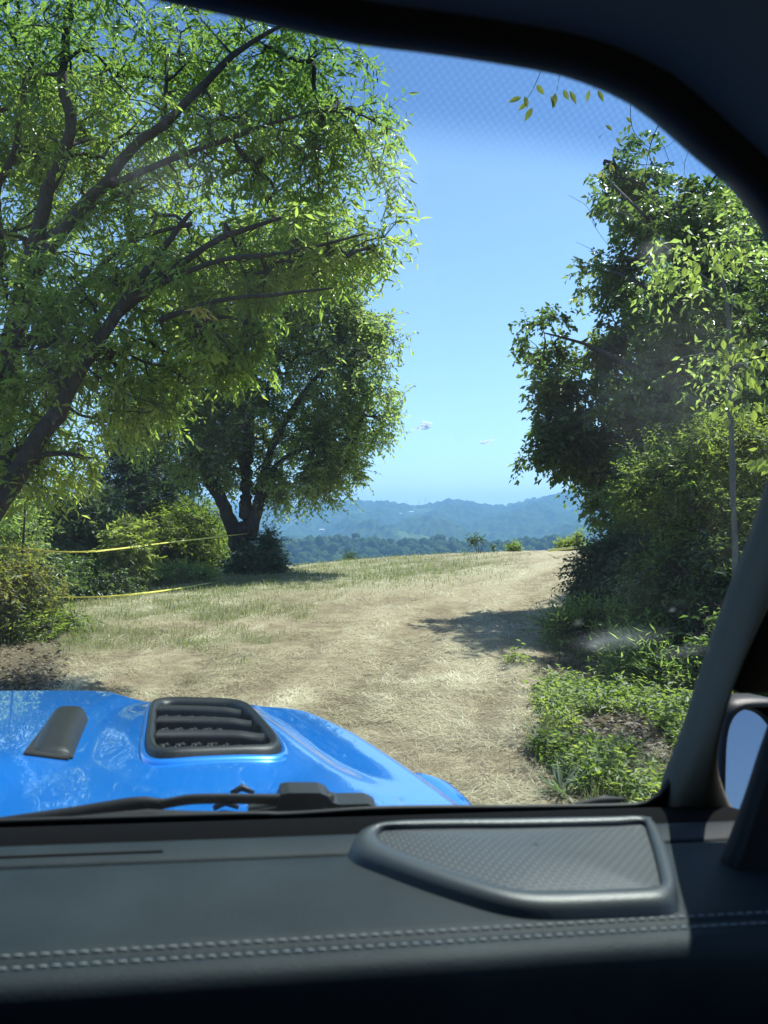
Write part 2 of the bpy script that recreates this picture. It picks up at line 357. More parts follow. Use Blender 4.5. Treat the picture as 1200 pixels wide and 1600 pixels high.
def grow(name, label, cat, base, paths, blobs, ntw, leaf, mat, bark, group=None, nsub=3, nleaf=7, L=(0.07, 0.11), W=0.3,
         droop=0.35, spread=0.8, twl=0.28, rtip=0.004, seed=1, gap=0.36, gscale=1.2, shell=0.5, dshift=0.0, single=0, limb_names=True, vbias=0.0):
    global rng
    rng_ = np.random.default_rng(seed)
    th = thing(name, base, label, cat, group)
    pos = []; par = []; ctrl = []; npath = []
    for i, pa in enumerate(paths):
        pts = np.array([[*P(q[0], q[1], q[2]), q[3]] for q in pa])
        Ltot = np.linalg.norm(np.diff(pts[:, :3], axis=0), axis=1).sum(); n = max(5, int(Ltot/0.18))
        sp = smoothpath(pts, n)
        sp[1:-1, :3] += rng_.normal(0, 1, (n-2, 3))*sp[1:-1, 3:4]*0.12
        if i > 0 and len(pos):
            A = np.array(pos); j = int(np.argmin(np.linalg.norm(A-sp[0, :3], axis=1)))
        else: j = -1
        st = len(pos)
        for k in range(n): pos.append(sp[k, :3]); par.append(j if k == 0 else st+k-1); ctrl.append(max(sp[k, 3], 0.004))
        npath.append((st, n))
        V, F = tube(sp[:, :3], np.maximum(sp[:, 3]*(1+0.05*rng_.normal(0, 1, n)), 0.003), 10)
        mesh('trunk' if i == 0 else 'limb', V, F, bark, th)
    # attractors
    wts = np.array([bl[6] if len(bl) > 6 else bl[3]*bl[4]*1.0 for bl in blobs], float); wts /= wts.sum()
    att = []
    for bl, wt in zip(blobs, wts):
        c = P(bl[0], bl[1], bl[2]+dshift); sc = bl[2]/1200.0; R3 = np.array([bl[3]*sc, bl[5], bl[4]*sc])
        m = int(ntw*wt*2.6)+4; q = norm(rng_.normal(0, 1, (m, 3)))*(rng_.random((m, 1))**shell)
        nz = 0.8+0.5*vnoise(q*2.2+c*0.37+seed)[:, None]
        pt = c+q*R3*nz; k = fbm(pt*gscale+seed*3.1, 2)
        pt = pt[k > gap][:int(ntw*wt)+1]; att.append(pt)
    att = np.vstack(att)
    hh = hgt(att[:, 0], att[:, 1], False); att = att[att[:, 2] > hh+0.05]
    A = np.array(pos); kd = kdtree.KDTree(len(A)); [kd.insert(Vector(p), i) for i, p in enumerate(A)]; kd.balance()
    dist = np.array([kd.find(Vector(p))[2] for p in att]); order = np.argsort(dist+rng_.random(len(att))*np.percentile(dist, 60)); att = att[order]
    cuts = [0, 0.02, 0.05, 0.11, 0.22, 0.42, 0.7, 1.0]; tips = []
    for a, b in zip(cuts[:-1], cuts[1:]):
        ch = att[int(a*len(att)):int(b*len(att))]
        if not len(ch): continue
        A = np.array(pos); kd = kdtree.KDTree(len(A)); [kd.insert(Vector(p), i) for i, p in enumerate(A)]; kd.balance()
        for p in ch:
            co, j, dd = kd.find(Vector(p)); p0 = A[j]; v = p-p0; Ln = np.linalg.norm(v)+1e-6
            ns = 2 if Ln < 0.35 else (3 if Ln < 0.9 else 5); off = rng_.normal(0, 1, 3)*Ln*0.10; off[2] += Ln*0.07
            pj = j
            for s_ in range(1, ns+1):
                t = s_/ns; q = p0+v*t+off*math.sin(math.pi*t)
                pos.append(q); par.append(pj); ctrl.append(0.0); pj = len(pos)-1
            tips.append(pj)
    pos = np.array(pos); par = np.array(par); ctrl = np.array(ctrl)
    cnt = np.zeros(len(pos)); cnt[tips] = 1
    for i in range(len(pos)-1, -1, -1):
        if par[i] >= 0: cnt[par[i]] += cnt[i]
    rad = rtip*np.maximum(cnt, 1)**0.46
    new = np.arange(len(pos)) >= sum(n for _, n in npath)
    cap = np.where(ctrl > 0, ctrl, 1e9)
    idx = np.where(new & (par >= 0))[0]
    p_ = par[idx]; r0 = np.minimum(rad[p_], cap[p_]*0.7); r1 = np.minimum(rad[idx], r0); 
    big = r0 > rtip*2.2
    for mk, sd, nm in ((big, 6, 'branches'), (~big, 3, 'twigs')):
        if mk.sum() == 0: continue
        V, F = segs(pos[p_[mk]], pos[idx[mk]], r0[mk], r1[mk], sd)
        mesh(nm, V, F, bark, th, kind='stuff')
    # sprays
    tp = np.array(tips); tpos = pos[tp]; tdir = norm(tpos-pos[par[tp]])
    N = len(tp)*nsub; base_ = np.repeat(tpos, nsub, 0); dr = np.repeat(tdir, nsub, 0)+rng_.normal(0, spread, (N, 3)); dr[:, 2] -= droop*0.5; dr = norm(dr)
    ln = twl*rng_.uniform(0.6, 1.3, N)
    tw = np.linspace(0.12, 1.0, nleaf); 
    sag = np.zeros((N, 3)); sag[:, 2] = -droop*ln*0.5
    Bp = base_[:, None, :]+dr[:, None, :]*(ln[:, None]*tw)[..., None]+sag[:, None, :]*(tw**2)[None, :, None]
    V, F = segs(base_, Bp[:, -1], np.full(N, rtip*0.6), np.full(N, rtip*0.25), 3)
    if rtip > 0.003 : mesh('twigs', V, F, bark, th, kind='stuff')
    side = norm(np.cross(dr, rng_.normal(0, 0.35, (N, 3))+np.array([0, 0, 1.0])))
    sg = np.where(np.arange(nleaf) % 2 == 0, 1.0, -1.0)[None, :, None]
    ld_ = dr[:, None, :]*0.55+side[:, None, :]*sg*0.75+rng_.normal(0, 0.3, (N, nleaf, 3)); ld_[..., 2] -= droop; ld_ = norm(ld_).reshape(-1, 3)
    b = Bp.reshape(-1, 3); m = len(b); LL = rng_.uniform(L[0], L[1], m)*np.clip(rng_.normal(.97, .2, m), .45, 1.35); nn = norm(rng_.normal(0, 0.85, (m, 3))+np.array([0, 0, 0.7]))
    sd = norm(np.cross(ld_, nn)); nn = np.cross(sd, ld_)
    cl = vnoise(b*0.9+seed*5)*0.7+vnoise(b*3.1+seed)*0.3
    v = np.clip(cl*0.9-0.0+rng_.normal(0, 0.16, m)+vbias, 0, 1)
    if single:
        dc = np.linalg.norm(b-CAM, axis=1); o_ = np.argsort(dc)[:single]; keep = np.ones(m, bool); keep[o_] = False
        single_leaves(th, b[o_], ld_[o_], sd[o_], nn[o_], LL[o_], W, mat)
        b, ld_, sd, nn, LL, v = b[keep], ld_[keep], sd[keep], nn[keep], LL[keep], v[keep]
    leaf_mesh('foliage', b, ld_, sd, nn, LL, LL*W, v, mat, th)
    return th
_leafcache = {}
def leaf_shape(mat, W):
    key = (mat.name, round(W, 2))
    if key not in _leafcache:
        V = []; prof = [(0, 0.02), (0.12, 0.35), (0.3, 0.85), (0.48, 1.0), (0.68, 0.78), (0.86, 0.35), (1, 0)]
        for t, wv in prof:
            z = -0.25*t*t*0.5
            V += [(t, -wv*W*0.5, z+0.12*wv*W), (t, 0, z), (t, wv*W*0.5, z+0.12*wv*W)]
        F = []
        for i in range(len(prof)-1):
            a = i*3; F += [(a, a+3, a+4, a+1), (a+1, a+4, a+5, a+2)]
        me = bpy.data.meshes.new('leaf'); me.from_pydata(V, [], F); me.update(); me.materials.append(mat)
        at = me.attributes.new('v', 'FLOAT', 'POINT'); at.data.foreach_set('value', np.full(len(V), 0.6, dtype=np.float32))
        _leafcache[key] = me
    return _leafcache[key]
def single_leaves(th, b, d, s, n, L, W, mat):
    me = leaf_shape(mat, W); o0 = origin(th)
    for i in range(len(b)):
        o = bpy.data.objects.new('leaf', me); COL.objects.link(o); o.parent = th
        m = Matrix((( *(d[i]*L[i]), 0), (*(s[i]*L[i]), 0), (*(n[i]*L[i]), 0), (0, 0, 0, 1))).transposed()
        m.translation = Vector(b[i]-o0); o.matrix_local = m

def gbase(px, d):
    x = (px-600)/1200*d; return (x, d, float(hgt(x, d, False)))

# ---- left foreground trees
grow('tree', 'tall leafy tree at the far left, its long limbs reaching right over the verge', 'tree', gbase(-60, 9.6),
     [[(-70, 1000, 9.6, .2), (-20, 800, 9.5, .17), (5, 640, 9.3, .15), (22, 520, 9.1, .13), (50, 400, 8.9, .10), (75, 300, 8.6, .075), (112, 200, 8.2, .06), (98, 130, 8.1, .05), (110, 0, 8, .04)],
      [(25, 500, 9.1, .08), (70, 400, 8.8, .074), (118, 335, 8.6, .068), (160, 290, 8.35, .06), (215, 225, 8.2, .052), (262, 190, 7.9, .045), (360, 90, 7.6, .03), (440, 40, 7.4, .016)],
      [(70, 380, 8.9, .06), (140, 310, 8.5, .045), (240, 260, 8.2, .035), (360, 215, 8, .025), (500, 170, 7.9, .012)],
      [(0, 420, 9.2, .09), (-10, 300, 9, .07), (20, 250, 8.8, .04), (40, 120, 8.5, .03)],
      [(15, 560, 9.2, .05), (120, 455, 8.7, .035), (200, 380, 8.4, .028), (300, 350, 8.2, .02)]],
     [(60, 120, 8.6, 170, 170, 1.5), (-10, 150, 9, 130, 160, 1.4), (50, 260, 9.3, 150, 120, 1.2), (250, 90, 8.1, 190, 110, 1.3), (430, 110, 8, 170, 110, 1.2), (540, 200, 8, 85, 100, .8), (380, 220, 8.2, 180, 120, 1.3),
      (180, 250, 8.8, 170, 110, 1.4), (20, 350, 9.2, 130, 150, 1.4), (250, 380, 8.8, 170, 90, 1.2), (600, 235, 7.9, 55, 50, .4, 1500), (610, 300, 8, 40, 30, .4, 500),
      (480, 300, 8.3, 100, 70, .9)],
     1500, None, LEAF_A, BARK, nsub=3, nleaf=8, L=(0.08, 0.145), W=0.26, droop=0.38, twl=0.32, seed=11, dshift=.4, gap=0.37, gscale=3.2, spread=1.1, single=150)
grow('tree', 'leaning tree at the left with slanting dark trunk, leaves hanging low over the tape', 'tree', gbase(-60, 8.2),
     [[(-90, 905, 8.4, .14), (-5, 790, 8.2, .115), (55, 700, 8.0, .1), (100, 620, 7.9, .085), (145, 545, 7.8, .07), (190, 480, 7.7, .055), (245, 400, 7.6, .04), (300, 330, 7.5, .02)],
      [(150, 540, 7.8, .05), (175, 500, 7.8, .05), (260, 430, 7.7, .04), (340, 375, 7.6, .03), (440, 340, 7.5, .018)],
      [(20, 730, 8.1, .04), (75, 708, 8, .03), (130, 712, 7.9, .012)],
      [(105, 615, 7.9, .04), (60, 560, 7.9, .03), (20, 545, 7.9, .02)],
      [(250, 500, 7.7, .03), (340, 470, 7.5, .024), (430, 460, 7.4, .018), (520, 450, 7.4, .009)],
      [(200, 470, 7.7, .03), (330, 410, 7.6, .025), (450, 395, 7.5, .02), (570, 365, 7.4, .008)]],
     [(120, 480, 7.9, 170, 90, 1.1), (300, 460, 7.8, 170, 85, 1.0), (450, 400, 7.6, 120, 75, .8), (570, 375, 7.5, 75, 42, .6), (60, 600, 8, 130, 110, 1), (210, 590, 7.8, 150, 75, .9),
      (390, 560, 7.7, 60, 35, .6), (70, 730, 8, 100, 60, .8), (215, 650, 7.8, 70, 30, .5), (350, 540, 7.6, 90, 55, .7), (10, 700, 8.2, 60, 90, .8)],
     920, None, LEAF_A, BARK_D, nsub=3, nleaf=8, L=(0.08, 0.14), W=0.28, droop=0.42, twl=0.28, seed=23, dshift=.5, gap=0.37, gscale=3.2, spread=1.1, single=150, vbias=0.14)
# ---- tree behind at the crest
grow('tree', 'round-crowned tree with a forked dark trunk standing on the crest left of the gap', 'tree', gbase(375, 21.5),
     [[(378, 898, 21.5, .34), (378, 860, 21.5, .24), (384, 800, 21.5, .2), (388, 720, 21.4, .16), (390, 640, 21.4, .15), (400, 540, 21.3, .1), (410, 440, 21.2, .05)],
      [(372, 855, 21.5, .22), (352, 795, 21.4, .19), (325, 745, 21.3, .15), (298, 700, 21.2, .1), (285, 670, 21.1, .05)],
      [(390, 840, 21.5, .2), (405, 780, 21.4, .15), (425, 700, 21.3, .11), (470, 620, 21.2, .08), (520, 560, 21.1, .04)],
      [(395, 770, 21.4, .1), (440, 720, 21.4, .07), (500, 690, 21.3, .05), (560, 670, 21.2, .02)],
      [(384, 740, 21.4, .1), (350, 660, 21.3, .07), (330, 580, 21.2, .04)]],
     [(470, 500, 21.5, 110, 110, 2.5), (552, 590, 21.3, 82, 100, 1.8), (480, 380, 21.4, 80, 60, 1.5), (560, 520, 21.3, 50, 50, 1.2), (480, 740, 21, 75, 40, 1.3), (330, 740, 21.6, 50, 35, 1.0), (420, 770, 21.8, 40, 25, .8), (400, 420, 21.5, 110, 90, 2), (500, 690, 21.3, 95, 65, 1.6), (400, 620, 21.6, 120, 100, 2.4), (310, 620, 21.4, 70, 110, 1.8),
      (450, 760, 21.2, 60, 32, 1.0), (570, 670, 21.2, 45, 70, 1), (330, 700, 21.4, 60, 50, 1.2), (230, 640, 21.4, 80, 90, 1.8), (500, 420, 21.4, 70, 60, 1.5), (330, 480, 21.5, 100, 90, 2)],
     3500, None, LEAF_B, BARK_D, nsub=3, nleaf=8, L=(0.1, 0.17), W=0.42, droop=0.35, twl=0.5, rtip=0.009, seed=5, gap=0.36, gscale=1.8, spread=1.1)
# ---- background shrubs and trees on the left
def shrub(name, label, px, py, d, rx, ry, dep, mat, ntw, L, W, seed, cat='shrub', bark=BARK_D, stems=5, group=None, droop=0.3, gap=0.32, twl=0.3, extra=(), nleaf=7, single=0, rtip=0.005, vb=0.0, gs=1.4, low=1.0):
    g = gbase(px, d); r_ = random.Random(seed); zb = (CZ-g[2])/d*1200+820; paths = []
    for k in range(stems):
        a = (k+0.5)/stems-0.5
        paths.append([(px+a*rx*0.5, zb+4, d, .02), (px+a*rx*0.9, (py+zb)/2+r_.uniform(-.1, .1)*ry, d+r_.uniform(-.2, .2)*dep, .014), (px+a*rx*1.6, py-ry*0.55*(1-abs(a)), d+r_.uniform(-.4, .4)*dep, .007)])
    return grow(name, label, cat, g, paths, [(px, py, d, rx, ry, dep)]+list(extra), ntw, None, mat, bark, group, nsub=3, nleaf=nleaf, L=L, W=W, droop=droop, twl=twl, rtip=rtip, seed=seed, gap=gap, gscale=gs, single=single, vbias=vb)
grow('tree', 'grey-green young tree with thin pale stems behind the upper tape strand', 'tree', gbase(115, 17),
     [[(112, 960, 17, .06), (112, 880, 17, .05), (116, 820, 17, .035), (118, 770, 17, .02)], [(114, 880, 17, .03), (95, 820, 17, .02), (80, 780, 17, .012)], [(114, 870, 17, .03), (136, 810, 17, .02), (146, 775, 17, .012)]],
     [(112, 800, 17, 55, 50, 1), (100, 870, 17, 55, 55, 1), (150, 790, 17, 30, 35, .8), (60, 840, 17, 30, 50, .8), (30, 800, 18, 60, 60, 1.2)], 1500, None, LEAF_GR, BARK_G, L=(.07, .11), W=.5, droop=.3, seed=31, gap=.3)
grow('conifer', 'dark evergreen tree rising behind the light green bush at the left', 'tree', gbase(225, 24),
     [[(228, 950, 25, .16), (228, 840, 25, .12), (230, 740, 25, .07), (232, 660, 25, .03)]],
     [(228, 700, 25, 50, 55, 1.4), (225, 765, 25, 72, 50, 1.8), (215, 830, 25, 85, 55, 2), (205, 890, 25, 90, 40, 2), (282, 735, 25, 30, 20, .8)], 2300, None, LEAF_DK, BARK_D, L=(.1, .17), W=.22, droop=.1, spread=.5, seed=37, gap=.25, twl=.5, nleaf=10, rtip=.008)
shrub('shrub', 'light green feathery bush beside the forked tree, behind both tape strands', 275, 862, 24, 85, 66, 1.8, LEAF_BR, 2000, (.09, .15), .38, 41, twl=.4, extra=[(315, 835, 24, 42, 42, 1.2), (215, 880, 23, 45, 42, 1.2), (245, 815, 24, 30, 25, .9)], vb=-.1, group=None)
shrub('sumac', 'small bright sumac with fronds of leaves just under the upper tape', 205, 850, 16, 34, 34, .5, LEAF_BR, 260, (.1, .16), .32, 43, stems=4, nleaf=11, vb=.3, extra=[(190, 890, 16, 35, 25, .5)])
shrub('shrub', 'dark low bush hugging the foot of the forked tree', 402, 872, 21, 30, 30, 1.0, LEAF_DK, 900, (.06, .1), .45, 47, vb=.1, gap=.4, gs=2.4, extra=[(425, 884, 21, 16, 14, .6), (380, 884, 20.6, 22, 14, .6), (412, 845, 21, 16, 20, .5)], twl=.4)
shrub('shrub', 'dark tangle of undergrowth below the tape at the left edge of the field', 120, 915, 15.5, 90, 36, 1.2, LEAF_R, 1500, (.06, .1), .45, 53, stems=7)
shrub('shrub', 'low green bush in the shade behind the lower tape', 255, 905, 18.5, 90, 22, .8, LEAF_B, 900, (.06, .1), .4, 54, stems=6)
shrub('shrub', 'olive and brown tangled bush around the tape stake at the left edge', 10, 915, 10.2, 62, 62, .8, LEAF_RU, 620, (.05, .09), .4, 59, stems=7, gap=.36, vb=.25, twl=.25)
shrub('shrub', 'small bright green weeds at the foot of the tape stake', 60, 978, 10.3, 60, 18, .6, LEAF_BR, 260, (.06, .1), .35, 61, stems=4)
shrub('shrub', 'leafy bush between the leaning trunk and the left edge', -40, 850, 13, 90, 90, 1.2, LEAF_B, 1100, (.07, .11), .35, 63, stems=5)
# ---- crest shrubs
shrub('shrub', 'small dark bushy shrub on the crest in the middle of the gap', 748, 853, 33, 13, 11, .35, LEAF_DK, 300, (.09, .14), .4, 71, stems=3, extra=[(766, 850, 33, 5, 7, .15)], vb=.2, droop=0)
shrub('shrub', 'tiny pale green shrub on the crest right of the small dark shrub', 803, 858, 34, 11, 5, .3, LEAF_BR, 60, (.08, .13), .4, 72, stems=3, droop=0)
shrub('shrub', 'thin light green bushes on the crest by the right-hand tape', 882, 851, 35, 18, 11, .5, LEAF_BR, 170, (.09, .14), .35, 73, stems=5, extra=[(902, 846, 35, 7, 14, .3)], droop=-.2)
shrub('conifer', 'small dark conifer tip showing over the crest right of the forked tree', 547, 873, 40, 5, 12, .3, LEAF_DK, 70, (.1, .16), .25, 74, stems=1, cat='tree', droop=.1, extra=[(547, 880, 40, 9, 6, .3)])
# ---- right-hand trees
grow('tree', 'big broad-leaved tree at the right whose ragged edge reaches out against the sky', 'tree', gbase(1090, 12.5),
     [[(1085, 975, 12.5, .17), (1082, 850, 12.4, .14), (1075, 700, 12.3, .12), (1070, 560, 12.2, .1), (1060, 430, 12.1, .07), (1040, 330, 12, .04)],
      [(1078, 760, 12.4, .06), (1010, 700, 12.2, .045), (930, 690, 13.4, .03), (860, 705, 13.9, .012)],
      [(1072, 640, 12.3, .06), (1000, 580, 12.1, .04), (920, 540, 13.4, .03), (850, 520, 13.9, .012)],
      [(1066, 500, 12.2, .05), (1010, 450, 12, .035), (950, 420, 13.6, .015)],
      [(1050, 380, 12, .04), (990, 320, 11.9, .025), (940, 270, 13.4, .01)]],
     [(1080, 330, 12.2, 110, 100, 1.6), (985, 290, 14, 50, 60, .9), (1110, 500, 12.4, 130, 110, 1.8), (960, 430, 14, 55, 50, 1), (960, 540, 14, 90, 60, 1.2), (868, 528, 14, 52, 36, .7, 5200), (960, 650, 14, 85, 60, 1.3),
      (885, 692, 14, 64, 46, .8, 6500), (940, 750, 14, 55, 45, 1), (1060, 650, 12.3, 130, 120, 1.7), (1040, 800, 12.2, 100, 80, 1.5), (980, 790, 14, 50, 60, .9), (1150, 760, 12.3, 100, 120, 1.5), (865, 610, 14, 40, 34, .6, 2600), (850, 708, 14, 42, 22, .5, 2400)],
     3500, None, LEAF_R, BARK_D, nsub=3, nleaf=7, L=(0.08, 0.135), W=0.55, droop=0.35, twl=0.28, seed=83, gap=0.41, gscale=1.6, single=120)
grow('tree', 'dark tree behind the broad-leaved one, filling the right of the thicket', 'tree', gbase(1180, 17),
     [[(1180, 940, 17, .2), (1180, 700, 17, .15), (1170, 450, 17, .1), (1150, 250, 17, .04)]],
     [(1120, 480, 17, 120, 160, 2), (1090, 700, 17, 130, 150, 2), (1200, 600, 17, 100, 250, 2), (1040, 850, 17, 100, 70, 1.5)], 2200, None, LEAF_DK, BARK_D, nsub=3, nleaf=7, L=(.12, .18), W=.5, seed=85, twl=.4, gap=.25, rtip=.007)
grow('sapling', 'slender pale-stemmed sapling standing in front of the right-hand thicket', 'tree', gbase(1150, 7.3),
     [[(1150, 1075, 7.3, .035), (1150, 930, 7.3, .031), (1146, 780, 7.3, .028), (1141, 620, 7.3, .024), (1140, 520, 7.3, .02), (1128, 430, 7.3, .014), (1110, 380, 7.3, .008)],
      [(1140, 572, 7.3, .022), (1165, 570, 7.1, .02), (1210, 569, 6.9, .016)], [(1142, 560, 7.3, .012), (1108, 552, 7.3, .007), (1060, 560, 7.3, .003)], [(1132, 450, 7.3, .01), (1080, 420, 7.3, .006), (1010, 350, 7.3, .003), (960, 330, 7.3, .002)],
      [(1140, 500, 7.3, .01), (1150, 440, 7.3, .006), (1145, 385, 7.3, .003)]],
     [(1120, 560, 7.3, 40, 40, .5), (1060, 420, 7.3, 60, 50, .5), (1160, 350, 7.2, 50, 50, .5)], 90, None, LEAF_B, BARK_G, nsub=2, nleaf=5, L=(.06, .1), W=.4, seed=87, gap=.2, rtip=.002)
shrub('shrub', 'bright ferny shrub with layered sprays in front of the dark thicket', 1070, 760, 9.0, 75, 75, .7, LEAF_BR, 1000, (.045, .075), .34, 91, stems=6, extra=[(1130, 700, 9, 70, 50, .6), (1020, 760, 9.1, 35, 30, .4), (1120, 830, 8.9, 70, 50, .6)], vb=-.1, nleaf=11, droop=.12, twl=.32, gap=.38, gs=2.2)
shrub('shrub', 'dark shaded bush spilling onto the track edge under the right-hand tree', 985, 900, 11.3, 70, 66, 1.0, LEAF_DK, 2200, (.055, .09), .45, 93, stems=7, vb=.1, extra=[(1010, 960, 10.8, 75, 45, .9), (945, 930, 11.6, 30, 35, .6)])
shrub('shrub', 'wide dark undergrowth beneath the ferny shrub by the windscreen pillar', 1110, 930, 8.6, 120, 85, .8, LEAF_R, 2200, (.05, .085), .42, 95, stems=9, vb=-.1, extra=[(1060, 1010, 8.2, 80, 50, .7), (1130, 1030, 7.6, 90, 60, .6)])
shrub('shrub', 'tall grassy weeds in the shade at the foot of the thicket', 960, 985, 9.6, 70, 28, .8, LEAF_B, 900, (.06, .11), .2, 97, stems=5, extra=[(1050, 1050, 7.8, 80, 40, .8), (900, 985, 9.8, 45, 16, .6)], droop=-.2, vb=-.15)
# near sprigs with leaves one can count
def sprig(label, base, stem, leaves, mat, L, W, seed, th=None, cat='branch', rad=.006):
    r_ = np.random.default_rng(seed)
    t = thing('branch', base, label, cat)
    for i, st in enumerate(stem):
        pts = smoothpath(np.array([P(*q) for q in st]), 14)
        V, F = tube(pts, np.linspace(rad*(1 if i == 0 else .6), rad*.25, 14), 6); mesh('stem' if i == 0 else 'twig', V, F, BARK_D, t)
    b = []; d = []
    for (px, py, dd, ang) in leaves:
        b.append(P(px, py, dd)); a = math.radians(ang); v = np.array([math.sin(a), r_.normal(0, .25), -math.cos(a)]); d.append(v/np.linalg.norm(v))
    b = np.array(b); d = np.array(d); n = norm(np.array([0, -1, .35])+r_.normal(0, .35, b.shape)); s = norm(np.cross(d, n)); n = np.cross(s, d)
    single_leaves(t, b, d, s, n, r_.uniform(L[0], L[1], len(b)), W, mat)
    return t
rr = random.Random(4)
lv = [(x, y+rr.uniform(-4, 6), 5.6, rr.uniform(-35, 35)) for x, y in [(1032, 432), (1052, 440), (1070, 420), (1078, 432), (1086, 424), (1092, 410), (1080, 385), (1098, 388), (1110, 385), (1122, 392), (1134, 396), (1118, 408), (1146, 385), (1158, 388), (1090, 440), (1102, 398), (1140, 402), (1165, 398), (1150, 410), (1075, 400)]]
sprig('thin branch of bright yellow-green oval leaves hanging in front of the right-hand trees', P(1200, 385, 5.6), [[(1230, 370, 5.6), (1150, 378, 5.6), (1090, 385, 5.6), (1035, 430, 5.6)], [(1110, 382, 5.6), (1098, 400, 5.6), (1088, 422, 5.6)]], lv, LEAF_BR, (.06, .1), .5, 5)
lv = [(1115+rr.uniform(0, 100), 525+rr.uniform(0, 130), 5.0, rr.uniform(-45, 60)) for _ in range(80)]+[(1175+rr.uniform(0, 30), 700+rr.uniform(0, 30), 5.0, rr.uniform(-80, -20)) for _ in range(9)]
sprig('branch of sunlit yellow-green leaves reaching in from the right edge beside the pale sapling', P(1215, 560, 5), [[(1260, 540, 5), (1190, 545, 5), (1110, 560, 5)], [(1260, 610, 5), (1180, 620, 5), (1120, 650, 5)], [(1250, 690, 5), (1200, 700, 5), (1165, 715, 5)]], lv, LEAF_BR, (.055, .095), .5, 6)
lv = [(832, 168, 3.4, -30), (824, 160, 3.4, -50), (815, 152, 3.4, -70), (838, 132, 3.4, 30), (868, 145, 3.4, -10), (880, 140, 3.4, 20), (890, 142, 3.4, 30), (921, 140, 3.4, -10), (934, 141, 3.4, 25), (820, 150, 3.4, 10), (860, 150, 3.4, 30)]
sprig('few yellowish leaves dangling into the top of the windscreen view', P(880, 60, 3.4), [[(880, 40, 3.4), (850, 100, 3.4), (835, 135, 3.4), (820, 160, 3.4)], [(880, 60, 3.4), (875, 110, 3.4), (870, 145, 3.4)], [(890, 60, 3.4), (925, 110, 3.4), (928, 140, 3.4)]], lv, LEAF_RU, (.05, .075), .38, 7, rad=.003)
lv = [(312+rr.uniform(-14, 14), 482+rr.uniform(-6, 8), 7.2, rr.uniform(-70, 70)) for _ in range(14)]
sprig('tuft of yellow leaves in the middle of the left-hand foliage', P(312, 480, 7.3), [[(300, 455, 7.4), (306, 470, 7.3), (314, 484, 7.2)]], lv, LEAF_Y, (.1, .15), .22, 8)
lv = [(1000+rr.uniform(-60, 30), 190+rr.uniform(-10, 80), 6, rr.uniform(-60, 60)) for _ in range(16)]
sprig('bare looping vine twigs with sparse leaves at the upper right under the roof edge', P(1040, 160, 6), [[(1060, 150, 6), (1020, 215, 6), (1010, 300, 6), (1060, 330, 6), (1110, 312, 6)], [(985, 160, 6), (990, 205, 6), (1025, 235, 6), (1060, 215, 6)], [(1000, 330, 6), (930, 335, 6), (915, 320, 6), (888, 305, 6)], [(1000, 300, 6), (940, 330, 6), (925, 345, 6), (955, 390, 6)], [(960, 230, 6), (985, 240, 6), (1015, 235, 6)], [(1010, 400, 6), (960, 403, 6), (900, 378, 6)]], lv, LEAF_RU, (.05, .08), .4, 9, rad=.0045, cat='vine')
# ground cover
def weeds():
    n = 8200; x, y = ground_samples(n, 3.6, 12, 740, 1150, 1.3); z = hgt(x, y, False); px, py = proj(x, y, z)
    g, s = zones(x, y, z); k = (s > 0.25)&(fbm(np.stack([x*1.6, y*1.6, x*0+31], -1), 2) > 0.355-.1*ss(5.8, 4.8, y)*(px > 905)); x, y = x[k], y[k]; z = hgt_full(x, y); n = len(x)
    nl = 9; hgt_ = rng.uniform(0.03, 0.12, n)+.16*rng.random(n)**3; b = np.stack([x, y, z], -1)[:, None, :]+np.stack([rng.normal(0, .03, (n, nl)), rng.normal(0, .03, (n, nl)), hgt_[:, None]*rng.uniform(.1, 1, (n, nl))], -1)
    a = rng.uniform(0, 6.28, (n, nl)); e = rng.normal(0.15, .35, (n, nl)); d = np.stack([np.cos(a)*np.cos(e), np.sin(a)*np.cos(e), np.sin(e)], -1).reshape(-1, 3)
    b = b.reshape(-1, 3); nn = norm(rng.normal(0, .3, b.shape)+np.array([0, 0, 1])); sd = norm(np.cross(d, nn)); nn = np.cross(sd, d); m = len(b); L = rng.uniform(.03, .075, m)
    v = np.clip(np.repeat(vnoise(np.stack([x*2, y*2, z], -1)), nl)+rng.normal(0, .2, m), 0, 1)
    o = leaf_mesh('weeds', b, d, sd, nn, L, L*rng.uniform(.3, .6, m), v, LEAF_BR, None); tag(o, 'bright green low weeds covering the bank right of the track', 'ground cover')
    # thin grass among weeds
    x, y = ground_samples(14000, 3.5, 14, 740, 1200, 1.05); z = hgt(x, y, False); g, s = zones(x, y, z); k = (s > .3)&(fbm(np.stack([x*1.3, y*1.3, x*0+41], -1), 2) > .36); x, y = x[k], y[k]; m = len(x)
    blades('weed_grass', x, y, rng.uniform(.06, .22, m), rng.uniform(.002, .005, m), rng.uniform(.5, 1.4, m), rng.uniform(0, 6.28, m), rng.random(m), GRASSM, 'thin grass growing among the weeds on the right bank', cat='grass')
    # dead leaves
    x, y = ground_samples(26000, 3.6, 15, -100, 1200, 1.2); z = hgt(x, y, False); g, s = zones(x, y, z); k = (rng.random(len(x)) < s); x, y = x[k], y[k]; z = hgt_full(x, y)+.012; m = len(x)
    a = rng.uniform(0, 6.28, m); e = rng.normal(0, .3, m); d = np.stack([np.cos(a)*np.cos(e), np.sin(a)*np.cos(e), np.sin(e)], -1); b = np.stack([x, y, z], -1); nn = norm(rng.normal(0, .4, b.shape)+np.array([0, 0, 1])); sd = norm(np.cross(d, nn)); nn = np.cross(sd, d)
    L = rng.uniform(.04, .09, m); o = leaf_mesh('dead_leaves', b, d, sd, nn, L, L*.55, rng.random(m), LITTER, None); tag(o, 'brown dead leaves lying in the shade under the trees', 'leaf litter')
weeds()
